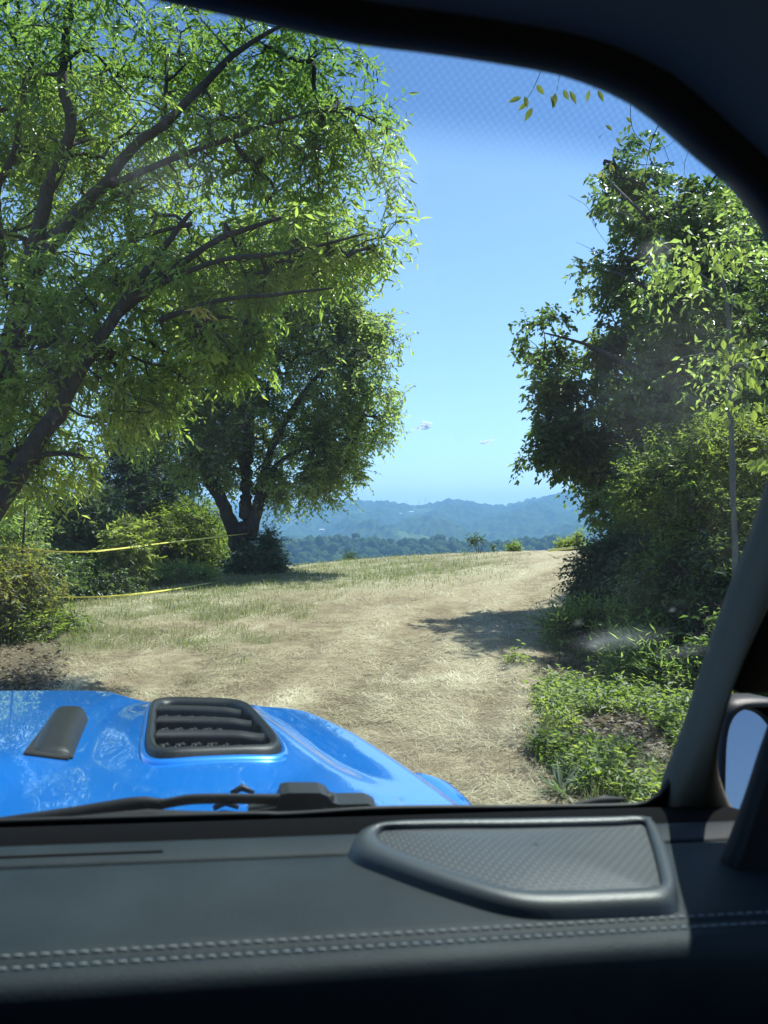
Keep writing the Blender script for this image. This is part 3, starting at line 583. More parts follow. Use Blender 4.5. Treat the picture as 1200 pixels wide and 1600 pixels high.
def rosette(px, py, d, seed, label):
    r_ = np.random.default_rng(seed); g = np.array(gbase(px, d)); g[2] = hgt_full(np.array([g[0]]), np.array([g[1]]))[0]; t = thing('yucca_plant', g, label, 'plant'); n = 26
    a = r_.uniform(0, 6.28, n); e = r_.uniform(.1, 1.1, n); dd = np.stack([np.cos(a)*np.cos(e), np.sin(a)*np.cos(e), np.sin(e)], -1); b = np.repeat(g[None], n, 0)+r_.normal(0, .012, (n, 3))
    nn = norm(np.array([0, 0, 1.0])+r_.normal(0, .1, (n, 3))); s = norm(np.cross(dd, nn)); nn = np.cross(s, dd); single_leaves(t, b, dd, s, nn, r_.uniform(.14, .26, n), .1, LEAF_GR)
rosette(905, 1238, 4.9, 1, 'spiky grey-green rosette plant at the edge of the track, the larger of two')
rosette(948, 1232, 5.0, 2, 'spiky grey-green rosette plant among the weeds, the smaller of two')
rosette(876, 1240, 4.7, 3, 'small grey-green rosette plant on the bare track side of the bank')

# ------------------------------------------------------------------ tape
TAPE = simple('yellow_tape', (0.62, 0.54, 0.06), 0.4, noise=(0.72, 0.66, 0.14), nscale=9)
def tape(label, pts, seed, width=.036, twist=.9):
    r_ = np.random.default_rng(seed); c = smoothpath(np.array([P(*q) for q in pts]), 90); n = len(c); tt = np.cumsum(r_.normal(0, .12, n)); tw = twist*np.sin(tt*0.9+np.linspace(0, 9, n))
    d = norm(np.gradient(c, axis=0)); up = np.array([0, 0, 1.0]); s = norm(np.cross(d, up)); u2 = np.cross(s, d); ax = s*np.sin(tw)[:, None]+u2*np.cos(tw)[:, None]
    nrm = np.cross(d, ax); V = np.concatenate([c+ax*width/2, c-ax*width/2, c-ax*width/2+nrm*.0008, c+ax*width/2+nrm*.0008]).reshape(4, n, 3).transpose(1, 0, 2).reshape(-1, 3)
    o = mesh('caution_tape', V, grid_faces(4, n, True), TAPE, None, smooth=False); tag(o, label, 'tape')
tape('upper strand of yellow tape stretched from the stake to the forked tree', [(-40, 853, 10.6), (35, 857, 11), (90, 862, 12.4), (140, 862, 14), (190, 857, 15.0), (260, 848, 16.3), (330, 840, 17.6), (386, 834, 20.7)], 1)
tape('lower strand of yellow tape sagging close to the grass at the left', [(30, 929, 10.8), (48, 931, 11), (100, 933, 12), (170, 932, 13.6), (240, 925, 15), (300, 916, 16.6), (345, 908, 18.4), (372, 900, 20.6)], 2)
tape('yellow tape running up from the crest into the right-hand trees', [(856, 860, 31.5), (880, 857.5, 29), (910, 853.5, 26), (945, 848, 23), (985, 840, 20), (1040, 832, 16)], 3, .1, .2)
STK = BARK_D
def stake():
    pts = np.array([P(18, 1000, 10.7), P(24, 940, 10.7), P(33, 880, 10.7), P(38, 820, 10.7), P(40, 760, 10.7)]); b = pts[0]
    V, F = tube(smoothpath(pts, 12), np.linspace(.022, .012, 12), 7); o = mesh('stake', V, F, STK); tag(o, 'thin leaning wooden stake holding the tape at the left edge', 'stake')
stake()

# ------------------------------------------------------------------ distance: wooded hill, mountains, masts, houses
def forestmat(name, a, b, sc):
    k = M(name); g = k.n('ShaderNodeNewGeometry'); n1 = k.noise(sc, 5, 0.65, g.outputs['Position']); n2 = k.noise(sc*0.12, 3, 0.5, g.outputs['Position'])
    r = k.ramp(n1.outputs[0], [(0.3, a), (0.7, b)]); cl = k.ramp(n2.outputs[0], [(0.60, (0, 0, 0)), (0.66, (1, 1, 1))]); c = k.mix(cl.outputs[0], r.outputs[0], (0.09, 0.13, 0.05))
    bb = k.n('ShaderNodeBsdfPrincipled', i_Roughness=1.0); bb.inputs['Specular IOR Level'].default_value = 0; k.l(c, bb.inputs['Base Color']); k.l(bb.outputs[0], k.out.inputs[0]); return k.m
FM = forestmat('far_forest', (0.008, 0.02, 0.006), (0.07, 0.11, 0.03), 0.04)
def forest(name, label, n, ya, yb, pxa, pxb, hf, size, seed):
    r_ = np.random.default_rng(seed); phi = (1+5**.5)/2
    base = np.array([(-1, phi, 0), (1, phi, 0), (-1, -phi, 0), (1, -phi, 0), (0, -1, phi), (0, 1, phi), (0, -1, -phi), (0, 1, -phi), (phi, 0, -1), (phi, 0, 1), (-phi, 0, -1), (-phi, 0, 1)], float); base /= np.linalg.norm(base[0])
    fc = np.array([(0, 11, 5), (0, 5, 1), (0, 1, 7), (0, 7, 10), (0, 10, 11), (1, 5, 9), (5, 11, 4), (11, 10, 2), (10, 7, 6), (7, 1, 8), (3, 9, 4), (3, 4, 2), (3, 2, 6), (3, 6, 8), (3, 8, 9), (4, 9, 5), (2, 4, 11), (6, 2, 10), (8, 6, 7), (9, 8, 1)])
    y = r_.uniform(ya, yb, n); px = r_.uniform(pxa, pxb, n); x = (px-600)/1200*y; z = hf(x, y); s = size*r_.uniform(.55, 1.25, n)
    Vs = []; Fs = []; 
    sub = 3
    c0 = np.stack([x, y, z], -1)
    for k in range(sub):
        c = c0+r_.normal(0, .32, (n, 3))*s[:, None]; c[:, 2] += s*(.35+.25*k); q = base[None]*(1+r_.normal(0, .16, (n, 12, 1)))*s[:, None, None]*(.55-.06*k)
        q[..., 2] *= 1.15; V = c[:, None, :]+q; Vs.append(V.reshape(-1, 3)); Fs.append((np.arange(n)[:, None, None]*12+fc[None]).reshape(-1, 3)+k*n*12)
    o = mesh(name, np.vstack(Vs), np.vstack(Fs), FM, None, smooth=False); tag(o, label, 'forest', kind='stuff')
forest('far_woods', 'hazy wooded hillside of round tree crowns just beyond the crest', 5200, 640, 960, 240, 1000, midhill, 11, 1)
RPX = [-600, 0, 120, 200, 260, 330, 400, 440, 470, 500, 550, 600, 630, 650, 680, 700, 740, 765, 790, 830, 880, 930, 1000, 1100, 1300, 1800]
RPY = [800, 796, 792, 800, 806, 808, 800, 794, 790, 785, 782, 784, 788, 792, 786, 779, 784, 789, 789, 780, 769, 760, 752, 745, 752, 780]
def range_h(x, y, yr, rpx, rpy, y0, base):
    px = 600+1200*x/np.maximum(y, 1); top = CZ-(np.interp(px, rpx, rpy)-820)/1200*yr
    t = np.clip((y-y0)/(yr-y0), 0, 1.3); k = np.where(t < 1, t**1.1, 1-(t-1)*1.2)
    u = x/yr*14; sp = np.abs(((u+1.3*fbm(np.stack([x/700, y/700, x*0], -1), 2)*2) % 1)-.5)*2
    q = fbm(np.stack([x/330, y/600, x*0+7], -1), 4)-.45
    h = base+(top-base)*k+(np.sin(np.clip(t, 0, 1)*math.pi))*(q*210+(sp-.5)*46)
    return h
def mountain(name, label, yr, rpx, rpy, y0, y1, base, nx, ny, pxa, pxb, bumpn, amp):
    py = np.linspace(pxa, pxb, nx); yy = np.linspace(y0, y1, ny); PX, Y = np.meshgrid(py, yy); x = ((PX-600)/1200*Y).ravel(); y = Y.ravel(); z = range_h(x, y, yr, rpx, rpy, y0, base)
    z = z+amp*(vnoise(np.stack([x/bumpn, y/bumpn, x*0+1], -1))+.6*vnoise(np.stack([x/bumpn*2.1, y/bumpn*2.1, x*0+5], -1))-.8)
    o = mesh(name, np.stack([x, y, z], -1), grid_faces(nx, ny), FM, None, smooth=False); tag(o, label, kind='structure'); return o
mountain('mountain', 'long wooded mountain ridge across the valley', 3000, RPX, RPY, 1250, 3500, -60, 900, 150, -500, 1700, 14, 15)
mountain('mountain', 'fainter farther ridge seen under the left-hand trees', 4600, [-600, 0, 200, 290, 340, 420, 600, 1800], [790, 782, 780, 776, 780, 790, 800, 800], 3600, 5000, -40, 300, 30, -500, 1700, 30, 14)
MET = simple('mast_metal', (0.25, 0.25, 0.26), 0.5); HW = simple('house_wall', (0.5, 0.49, 0.46), 0.8); HR = simple('house_roof', (0.4, 0.4, 0.41), 0.6); GLD = simple('dark_window', (0.03, 0.035, 0.04), 0.15)
for px, top, lab in ((665, 777, 'tallest of the thin radio masts on the far ridge'), (655, 779, 'middle radio mast on the far ridge, slightly shorter'), (636, 781, 'shortest, leftmost radio mast on the far ridge')):
    p = P(px, 792, 2990); tpz = P(px, top, 2990)[2]; p[2] -= 12; t = thing('radio_mast', p, lab, 'mast')
    V, F = tube(np.array([p, [p[0], p[1], tpz]]), [.9, .5], 6); mesh('pole', V, F, MET, t)
    V, F = join([box((p[0], p[1], tpz-5-5*k), (5, .8, 1.0)) for k in range(3)]); mesh('antenna', V, F, MET, t, smooth=False)
def house(px, py, d, wd, lab):
    p = P(px, py, d); t = thing('house', p-np.array([0, 0, wd*.3]), lab, 'house'); h = wd*.28
    V, F = box((p[0], p[1], p[2]-h*.3), (wd, wd*.6, h*1.6)); mesh('wall', V, F, HW, t, smooth=False)
    z0 = p[2]+h*.5; V = np.array([[-.55, -.36, 0], [.55, -.36, 0], [.55, .36, 0], [-.55, .36, 0], [-.55, 0, .22], [.55, 0, .22]])*wd+np.array([p[0], p[1], z0]); mesh('roof', V, [(0, 1, 5, 4), (2, 3, 4, 5), (0, 4, 3), (1, 2, 5), (0, 3, 2, 1)], HR, t, smooth=False)
    for k in (-1, 0, 1):
        V, F = box((p[0]+k*wd*.3, p[1]-wd*.3, p[2]), (wd*.12, .3, h*.4)); mesh('window', V, F, GLD, t, smooth=False)
house(443, 893, 230, 5, 'low white-roofed building just over the crest beside the forked tree')
house(503, 829, 1500, 9, 'tiny white house on the lower mountain slope')
house(643, 801, 2500, 14, 'pale roofed house high on the slope below the masts')
house(626, 803, 2520, 9, 'small pale house left of the high roofed one below the masts')

# haze
HZ = M('haze_air'); vp = HZ.n('ShaderNodeVolumePrincipled'); vp.inputs['Density'].default_value = 0.0003; vp.inputs['Color'].default_value = (0.30, 0.57, 1.0, 1); vp.inputs['Anisotropy'].default_value = 0.0
HZ.l(vp.outputs[0], HZ.out.inputs['Volume'])
V, F = box((0, 0, 55), (12000, 12000, 330)); hz = mesh('haze', V, F, HZ.m, None, smooth=False); tag(hz, 'thin blue summer haze over the valley', kind='stuff')
# clouds far above the haze
k = M('cloud_vapour'); d_ = k.n('ShaderNodeBsdfDiffuse'); d_.inputs[0].default_value = (.95, .95, .95, 1); t_ = k.n('ShaderNodeBsdfTranslucent'); t_.inputs[0].default_value = (.95, .95, .95, 1)
a_ = k.n('ShaderNodeMixShader', i_0=.8); k.l(d_.outputs[0], a_.inputs[1]); k.l(t_.outputs[0], a_.inputs[2]); tr = k.n('ShaderNodeBsdfTransparent'); b_ = k.n('ShaderNodeMixShader', i_0=.62); k.l(tr.outputs[0], b_.inputs[1]); k.l(a_.outputs[0], b_.inputs[2]); k.l(b_.outputs[0], k.out.inputs[0]); CLOUD = k.m
def cloud(px, py, d, wx, wz, seed, label):
    r_ = np.random.default_rng(seed); c0 = P(px, py, d); sc = d/1200; parts = []
    for i in range(24):
        t = r_.normal(0, .22); e = max(0.12, 1-(abs(t)*2)**1.5); c = c0+np.array([t*wx, r_.normal(0, .18)*wx, (abs(r_.normal(0, .2))*e+t*.3-.1)*wz])*sc; rad = wz*sc*.15*e*r_.uniform(.4, 1.2)
        th_ = np.linspace(0, math.pi, 9)[1:-1]; ph_ = np.linspace(0, 2*math.pi, 14, endpoint=False); T, H = np.meshgrid(th_, ph_, indexing='ij'); n_ = np.stack([np.sin(T)*np.cos(H), np.sin(T)*np.sin(H), np.cos(T)], -1).reshape(-1, 3)
        rr_ = rad*(1+.7*(vnoise(n_*2.3+i*3.7)-.5)); V = c+n_*rr_[:, None]*np.array([1.7, 1.4, .75]); F = [tuple(f) for f in grid_faces(14, 7, True)]+[tuple(range(14))[::-1], tuple(range(84, 98))]; parts.append((V, F))
    V, F = join(parts); o = mesh('cloud', V, F, CLOUD, None, smooth=True); tag(o, label, 'cloud')
cloud(662, 667, 8200, 46, 24, 1, 'small wispy white cloud, the higher and larger of the two')
cloud(760, 690, 8200, 40, 16, 2, 'small wispy white cloud, the lower one to the right')

# ------------------------------------------------------------------ the vehicle the picture is taken from
TH, RO = math.radians(10), math.radians(2)
CR = np.array([math.cos(TH)*math.cos(RO), math.sin(TH)*math.cos(RO), -math.sin(RO)]); CF = np.array([-math.sin(TH), math.cos(TH), 0.0]); CU = np.cross(CR, CF)
def K(u, v, w_): return CAM+CR*u+CF*v+CU*w_
def KA(a): a = np.asarray(a, float).reshape(-1, 3); return CAM+a[:, :1]*CR+a[:, 1:2]*CF+a[:, 2:3]*CU
def on_plane(px, py, A, n):
    r = ray(px, py); A = CR*A[0]+CF*A[1]+CU*A[2]; n = CR*n[0]+CF*n[1]+CU*n[2]; p = r*(A@n)/(r@n); return np.array([p@CR, p@CF, p@CU])
UC = -0.60
car = thing('off_road_vehicle', (K(UC, 0, 0)[0], K(UC, 0, 0)[1], 0.0), 'blue off-road vehicle with black dashboard, seen from its passenger seat through the windscreen', 'vehicle')
def part(name, V, F, mat, parent=None, smooth=True, **kw): return mesh(name, KA(V), F, mat, parent or car, smooth, **kw)
# paint
k = M('blue_metallic_paint'); tc = k.n('ShaderNodeTexCoord'); fl = k.noise(2500, 2, .5, tc.outputs['Object']); lr = k.noise(9, 5, .6, tc.outputs['Object'])
rp = k.ramp(fl.outputs[0], [(0.35, (0.0, 0.13, 0.52)), (0.65, (0.0, 0.26, 0.88))]); b = k.n('ShaderNodeBsdfPrincipled', i_Roughness=0.32, i_Metallic=0.35); b.inputs['Coat Weight'].default_value = 1.0; b.inputs['Coat Roughness'].default_value = 0.015; b.inputs['Coat IOR'].default_value = 1.6
k.l(rp.outputs[0], b.inputs['Base Color']); k.l(b.outputs[0], k.out.inputs[0])
du = k.noise(60, 5, .7, tc.outputs['Object']); dr_ = k.ramp(du.outputs[0], [(.5, (0.012,)*3), (.75, (.09,)*3)]); k.l(dr_.outputs[0], b.inputs['Coat Roughness'])
PAINT = k.m
BLK = simple('black_plastic', (0.014, 0.016, 0.017), 0.42, 0.3, bump=.25, bscale=900)
BLKS = simple('black_rubber', (0.008, 0.009, 0.010), 0.6, 0.25)
TRIM = simple('grey_trim_fabric', (0.07, 0.08, 0.085), 0.8, 0.3, bump=.3, bscale=700)
LEATHER = simple('grey_soft_vinyl', (0.007, 0.012, 0.016), 0.52, 0.16, bump=.4, bscale=700, noise=(0.018, 0.026, 0.031), nscale=6)  # tone noise puts soft dappled light and leaf shade into the vinyl colour
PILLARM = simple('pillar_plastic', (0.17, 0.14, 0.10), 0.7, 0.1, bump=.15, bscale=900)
THREAD = simple('grey_thread', (0.2, 0.22, 0.23), 0.6)
VOID = simple('flat_black', (0.003, 0.003, 0.0035), 0.9, 0.05)
DARKIN = simple('dark_interior', (0.01, 0.01, 0.011), 0.8, 0.2)
STEEL = simple('bright_metal', (0.7, 0.7, 0.7), 0.15, metal=1.0)
SATIN = simple('satin_trim', (0.32, 0.33, 0.32), 0.35)

# hood
HB = lambda v: -0.404-0.090*(v-1.05)
HO = np.array([(.388, .98), (.374, 1.118), (.345, 1.404), (.29, 1.783), (.224, 2.05), (.18, 2.15), (.10, 2.205), (.004, 2.25), (-.141, 2.285), (-.25, 2.31), (-.32, 2.36), (-.37, 2.43), (-.45, 2.462), (-.6, 2.47)])
def hood_feat(u, v):
    a = np.abs(u-UC); w_ = HB(v)
    w_ = w_+0.016*ss(.37, .22, a+(2.3-v)*.05)*ss(1.15, 1.5, v)              # centre dome
    w_ = w_-0.16*np.maximum(a-.68, 0)**2                                    # shoulders fall away
    cu = np.interp(v, [1.4, 2.15], [-.045, -.12])
    e = np.hypot((u-cu)/.17, (v-1.8)/.42); w_ = w_+0.014*ss(1.45, .85, e)  # swelling round the vent
    e2 = np.hypot((u-(2*UC-cu))/.17, (v-1.8)/.42); w_ = w_+0.014*ss(1.45, .85, e2)
    cr = np.interp(v, [1.3, 2.2], [.235, .045]); dd = (u-cr)
    w_ = w_-0.010*np.exp(-(dd/.035)**2)*ss(1.2, 1.5, v)*ss(2.2, 2.0, v)
    return w_
def poly_dist(u, v, Q):
    d = np.full(u.shape, 9.0)
    for i in range(len(Q)-1):
        a = Q[i]; b = Q[i+1]; ab = b-a; t = np.clip(((u-a[0])*ab[0]+(v-a[1])*ab[1])/(ab@ab), 0, 1); d = np.minimum(d, np.hypot(u-a[0]-t*ab[0], v-a[1]-t*ab[1]))
    return d
def hood():
    Q = smoothpath(np.c_[HO, np.zeros(len(HO))], 160)[:, :2]; Q2 = Q[1:]
    na = 130; s_ = Q; ta = 1-(1-np.linspace(0, 1, na))**2.2
    # sweep each outline point toward the spine of the hood
    V = []
    vs = np.linspace(.98, 2.25, len(Q))
    for i, q in enumerate(s_):
        c = np.array([UC, vs[i]]); 
        for t in ta: V.append(c+(q-c)*t)
    V = np.array(V); d = poly_dist(V[:, 0], V[:, 1], Q); rear = V[:, 1] < 1.0
    rho = .045; dc = np.clip(d, 0, rho); cl = rho-np.sqrt(np.maximum(rho*rho-(rho-dc)**2, 0))
    w_ = hood_feat(V[:, 0], V[:, 1])-cl*.9
    vm = np.where(V[:, 0] < UC, 2*UC-V[:, 0], V[:, 0]); tt = (V[:, 1]-1.44)/(2.165-1.44); cl_ = -.168+(-.245+.168)*tt; cr_ = .09+(.01-.09)*tt
    ins = ss(0, .014, vm-cl_-.006)*ss(0, .014, cr_-.006-vm)*ss(0, .03, V[:, 1]-1.46)*ss(0, .03, 2.145-V[:, 1]); w_ = w_-.05*ins
    n = len(Q); W3 = np.c_[V, w_].reshape(n, na, 3)
    sk = []
    for dz, out in ((.03, .002), (.09, .0)):
        e = W3[:, -1].copy(); e[:, 2] -= dz; sk.append(e)
    W3 = np.concatenate([W3, np.stack(sk, 1)], 1); na2 = na+2
    R3 = W3.reshape(-1, 3); L3 = R3.copy(); L3[:, 0] = 2*UC-L3[:, 0]
    F = grid_faces(na2, n); Vv = np.vstack([R3, L3]); Ff = np.vstack([F, F[:, ::-1]+len(R3)])
    return part('hood', Vv, Ff, PAINT)
hood_o = hood()
# front end, fenders, wheels
def loft(rings, closed=True): 
    m = len(rings[0]); return np.vstack(rings), [tuple(int(i) for i in f) for f in grid_faces(m, len(rings), closed)]
for sgn in (1, -1):
    mir = (lambda a: a) if sgn == 1 else (lambda a: np.c_[2*UC-np.asarray(a)[:, 0], np.asarray(a)[:, 1:]])
    A = (0, 0, -.53); top = [on_plane(px, py, A, (0, 0, 1)) for px, py in ((655, 1207), (672, 1207), (690, 1211), (708, 1219), (722, 1230), (738, 1245), (752, 1258))]
    top = smoothpath(np.array(top+[np.array([.53, 1.15, -.52])]), 24)
    inner = np.array([[np.interp(q[1], HO[:, 1][:8], HO[:, 0][:8])-.03, q[1], q[2]] for q in top])
    R_ = []
    for t, dz in ((0, -.045), (.2, -.03), (.5, -.01), (.8, .0), (.93, -.004), (1, -.016), (1.03, -.04), (1.04, -.12), (1.04, -.3)):
        q = inner+(top-inner)*min(t, 1)+np.array([max(t-1, 0)*.3, 0, dz]); R_.append(q)
    V, F = loft(R_, False); part('fender', mir(V), F, PAINT)
    yv = 1.62; uu = .22
    cu_ = uu if sgn == 1 else 2*UC-uu
    for vv in (yv, -1.3):
        c = K(cu_, vv, 0); gz = float(hgt_full(np.array([c[0]]), np.array([c[1]]))[0]); r = .40; cw = (gz+r-CZ)
        rings = []; prof = [(.12, .22), (.13, .36), (.11, .39), (.05, .40), (-.05, .40), (-.11, .39), (-.13, .36), (-.12, .22)]
        for du_, rr_ in prof: rings.append(np.array([[cu_+du_, vv+rr_*math.cos(a), cw+.035*(cu_)+rr_*math.sin(a)] for a in np.linspace(0, 2*math.pi, 40, endpoint=False)]))
        V, F = loft(rings); ty = part('wheel', V, F, BLKS)
        V, F = loft([np.array([[cu_+du_, vv+rr_*math.cos(a), cw+.035*cu_+rr_*math.sin(a)] for a in np.linspace(0, 2*math.pi, 32, endpoint=False)]) for du_, rr_ in ((.12, .225), (.06, .2), (.05, .08), (.1, .06), (.1, .005))])
        mesh('rim', KA(V), F, SATIN, ty)
def kbox(c, s): V, F = box(c, s); return V, F
V, F = kbox((UC, 1.9, -.86), (1.1, .5, .44)); part('engine_bay', V, F, DARKIN, smooth=False)
V, F = kbox((UC, 2.19, -.85), (1.15, .05, .5)); gr = part('front_grille', V, F, PAINT, smooth=False)
V, F = join([kbox((UC+(i-3)*.1, 2.218, -.85), (.05, .01, .34)) for i in range(7)]); mesh('grille_slot', KA(V), F, BLK, gr, smooth=False)
for x_ in (-.46, .46):
    V, F = tube(np.array([[UC+x_, 2.20, -.8], [UC+x_, 2.26, -.8]]), .09, 24, up=(0, 0, 1)); part('headlight', V, F, SATIN)
V, F = kbox((UC, 2.42, -1.1), (1.6, .18, .16)); part('bumper', V, F, BLK, smooth=False)
V, F = kbox((UC, .2, -1.22), (1.5, 3.6, .12)); part('chassis', V, F, BLK, smooth=False)

# hood vent
def rrect(c4, n=72, p=5.0, s=1.0):
    """superellipse mapped bilinearly into the four corners"""
    c4 = np.asarray(c4); out = []
    for a in np.linspace(0, 2*math.pi, n, endpoint=False):
        ca, sa = math.cos(a), math.sin(a); r = 1/((abs(ca)**p+abs(sa)**p)**(1/p)); x = .5+.5*s*r*ca; y = .5+.5*s*r*sa
        out.append(bil(c4, x, y))
    return np.array(out)
def bil(c4, x, y): return (c4[0]*(1-x)*(1-y)+c4[1]*x*(1-y)+c4[2]*x*y+c4[3]*(1-x)*y)
def vent(mirror):
    # corners: rear-left, rear-right, front-right, front-left in (u,v)
    C4 = np.array([(-.168, 1.425), (.090, 1.455), (.010, 2.13), (-.245, 2.20)])
    if mirror: C4[:, 0] = 2*UC-C4[:, 0]
    def at(q, dz): return np.c_[q, hood_feat(q[:, 0], q[:, 1])+dz]
    base = lambda s: rrect(C4, 96, 7.0, s)
    rings = [at(base(1.10), -.004), at(base(1.085), .004), at(base(1.05), .007), at(base(1.02), .004)]
    V, F = loft(rings); lip = part('vent_surround', V, F, PAINT)
    rings = [at(base(1.02), .0), at(base(1.0), .011), at(base(.985), .015), at(base(.96), .0165), at(base(.93), .0155), at(base(.89), .010), at(base(.865), .002), at(base(.855), -.012), at(base(.85), -.036)]
    V, F = loft(rings); hv = part('hood_vent', V, F, BLK)
    q = base(.88); cc = q.mean(0); V = np.vstack([at(q, -.034), at(cc[None], -.034)]); F = [(i, (i+1) % 96, 96) for i in range(96)]; mesh('vent_floor', KA(V), F, DARKIN, hv, smooth=False)
    def bl(x, y): return bil(C4, np.asarray(x)[:, None], np.asarray(y)[:, None])
    for j, yy in enumerate((.26, .50, .74)):
        xs = np.linspace(.085, .90-.02*j, 26); ybow = yy-.05*((xs-.085)/.8)**2.5; pts = bl(xs, ybow); rs = []
        for (dv, dz) in ((-.026, -.014), (-.026, .008), (-.016, .0165), (.002, .018), (.014, .012), (.020, -.002)):
            rr_ = pts.copy(); rr_[:, 1] += dv*1.25; rs.append(at(rr_, dz*1.05*1.0-.0*xs[:, None] if False else dz))
        for r3 in rs: r3[:, 2] += -.004*ss(.7, .87, xs)
        V, F = loft(rs, False); mesh('louver', KA(V), F, BLK, hv)
    r_ = random.Random(3); hx = []
    for y0 in (.15, .385, .625):
        for row in range(2):
            for i in range(6 if row else 5):
                x = .2+.12*i-.06*row; c = bl([x], [y0+.045*row])[0]; z = hood_feat(np.array([c[0]]), np.array([c[1]]))[0]
                for an in (0, 60, 120):
                    a = math.radians(an); o = np.array([math.cos(a), math.sin(a)])*.010; V1, F1 = tube(np.array([[c[0]-o[0], c[1]-o[1], z-.004], [c[0]+o[0], c[1]+o[1], z-.004]]), .0035, 4); hx.append((V1, F1))
    V, F = join(hx); mesh('honeycomb', KA(V), F, BLK, hv, smooth=False, kind='stuff')
vent(False); vent(True)
# rubber windscreen rest on the hood
def hood_rest(mirror):
    m = lambda u: 2*UC-u if mirror else u
    sec = [(1.50, .056, .010), (1.507, .056, .024), (1.53, .055, .030), (1.58, .054, .040), (1.64, .054, .052), (1.72, .054, .058), (1.82, .054, .060), (1.88, .054, .058), (1.905, .052, .050), (1.915, .05, .034), (1.918, .048, .006)]
    rs = []
    for v, hw, h in sec:
        cu = np.interp(v, [1.5, 2.15], [-.345, -.424]); b0 = hood_feat(np.array([m(cu)]), np.array([v]))[0]-.004; ring = []
        for a in np.linspace(0, math.pi, 15):
            ca, sa = math.cos(a), math.sin(a); r = 1/((abs(ca)**3.6+abs(sa)**3.6)**(1/3.6)); ring.append([m(cu+.62*hw*r*ca*(1+.25*(1-sa)**2)), v, b0+.6*h*r*sa])
        rs.append(np.array(ring))
    V, F = loft(rs, False); F.append(tuple(range(15))); F.append(tuple(range((len(rs)-1)*15, len(rs)*15))[::-1])
    r = part('windscreen_rest', V, F, BLK)
    rs = []
    for v, hw, h in ((1.485, .062, .001), (1.487, .061, .006), (1.75, .060, .007), (1.95, .05, .006), (1.952, .05, .001)):
        cu = np.interp(v, [1.5, 2.15], [-.345, -.424]); ring = []
        for s_ in np.linspace(-1, 1, 7): uu = m(cu+.64*hw*s_); ring.append([uu, v, hood_feat(np.array([uu]), np.array([v]))[0]+h])
        rs.append(np.array(ring))
    V, F = loft(rs, False); mesh('rest_base', KA(V), F, BLKS, r)
hood_rest(False); hood_rest(True)
# washer jets near the hood's rear edge
for px, py in ((378, 1240), (352, 1264)):
    q = on_plane(px, py, (0, 1.05, -.40), (0, .0833, 1)); z = hood_feat(np.array([q[0]]), np.array([q[1]]))[0]
    V, F = tube(np.array([[q[0]-.016, q[1], z+.006], [q[0], q[1]+.01, z+.011], [q[0]+.018, q[1], z+.006]]), [.004, .006, .003], 8); part('washer_jet', V, F, BLK)

# windscreen plane
WA = np.array([0, .78, -.285]); WB = np.array([0, .44, .262]); wd_ = (WB-WA)/np.linalg.norm(WB-WA); WN = np.array([0, -wd_[2], wd_[1]])  # points into the cabin and up
WN = WN if WN[1] < 0 else -WN
def ws(px, py): q = on_plane(px, py, WA, WN); return np.array([q[0], (q-WA)@wd_])
right = [ws(*q) for q in ((300, 1275), (450, 1273), (600, 1264), (800, 1262), (960, 1260), (1010, 1256), (1040, 1240), (1066, 1208), (1085, 1160), (1115, 1070), (1160, 945), (1200, 845), (1230, 740), (1244, 600), (1238, 480), (1213, 385), (1160, 305), (1100, 252), (1040, 199), (1000, 168), (960, 147), (900, 124), (840, 110), (700, 88), (550, 68), (400, 34), (240, 0), (100, -30))]
right = np.array([[UC, right[0][1]-.002]]+[list(q) for q in right]+[[UC, right[-1][1]+.004]])
rs_ = smoothpath(np.c_[right, np.zeros(len(right))], 150)[:, :2]; left = rs_[1:-1][::-1].copy(); left[:, 0] = 2*UC-left[:, 0]
OUT = np.vstack([rs_, left]); NO = len(OUT)
tg = np.roll(OUT, -1, 0)-np.roll(OUT, 1, 0); tg /= np.linalg.norm(tg, axis=1)[:, None]; NR = np.c_[tg[:, 1], -tg[:, 0]]
if ((OUT+NR*.01).mean(0)[0]-OUT.mean(0)[0]) and np.mean((NR*(OUT-OUT.mean(0))).sum(1)) < 0: NR = -NR
def W3(q, off=0.0): return WA+np.c_[q[:, 0], q[:, 1]*wd_[1], q[:, 1]*wd_[2]]+WN*off
def ring(outw, inw): 
    outw = np.asarray(outw); inw = np.asarray(inw); q = OUT+NR*(outw[:, None] if outw.ndim else outw); base = WA+np.c_[q[:, 0], q[:, 1]*wd_[1], q[:, 1]*wd_[2]]; return base+WN*(inw[:, None] if inw.ndim else inw)
bot = ss(-.35, -.8, NR[:, 1]); topw = ss(.35, .8, NR[:, 1]); side = 1-bot-topw
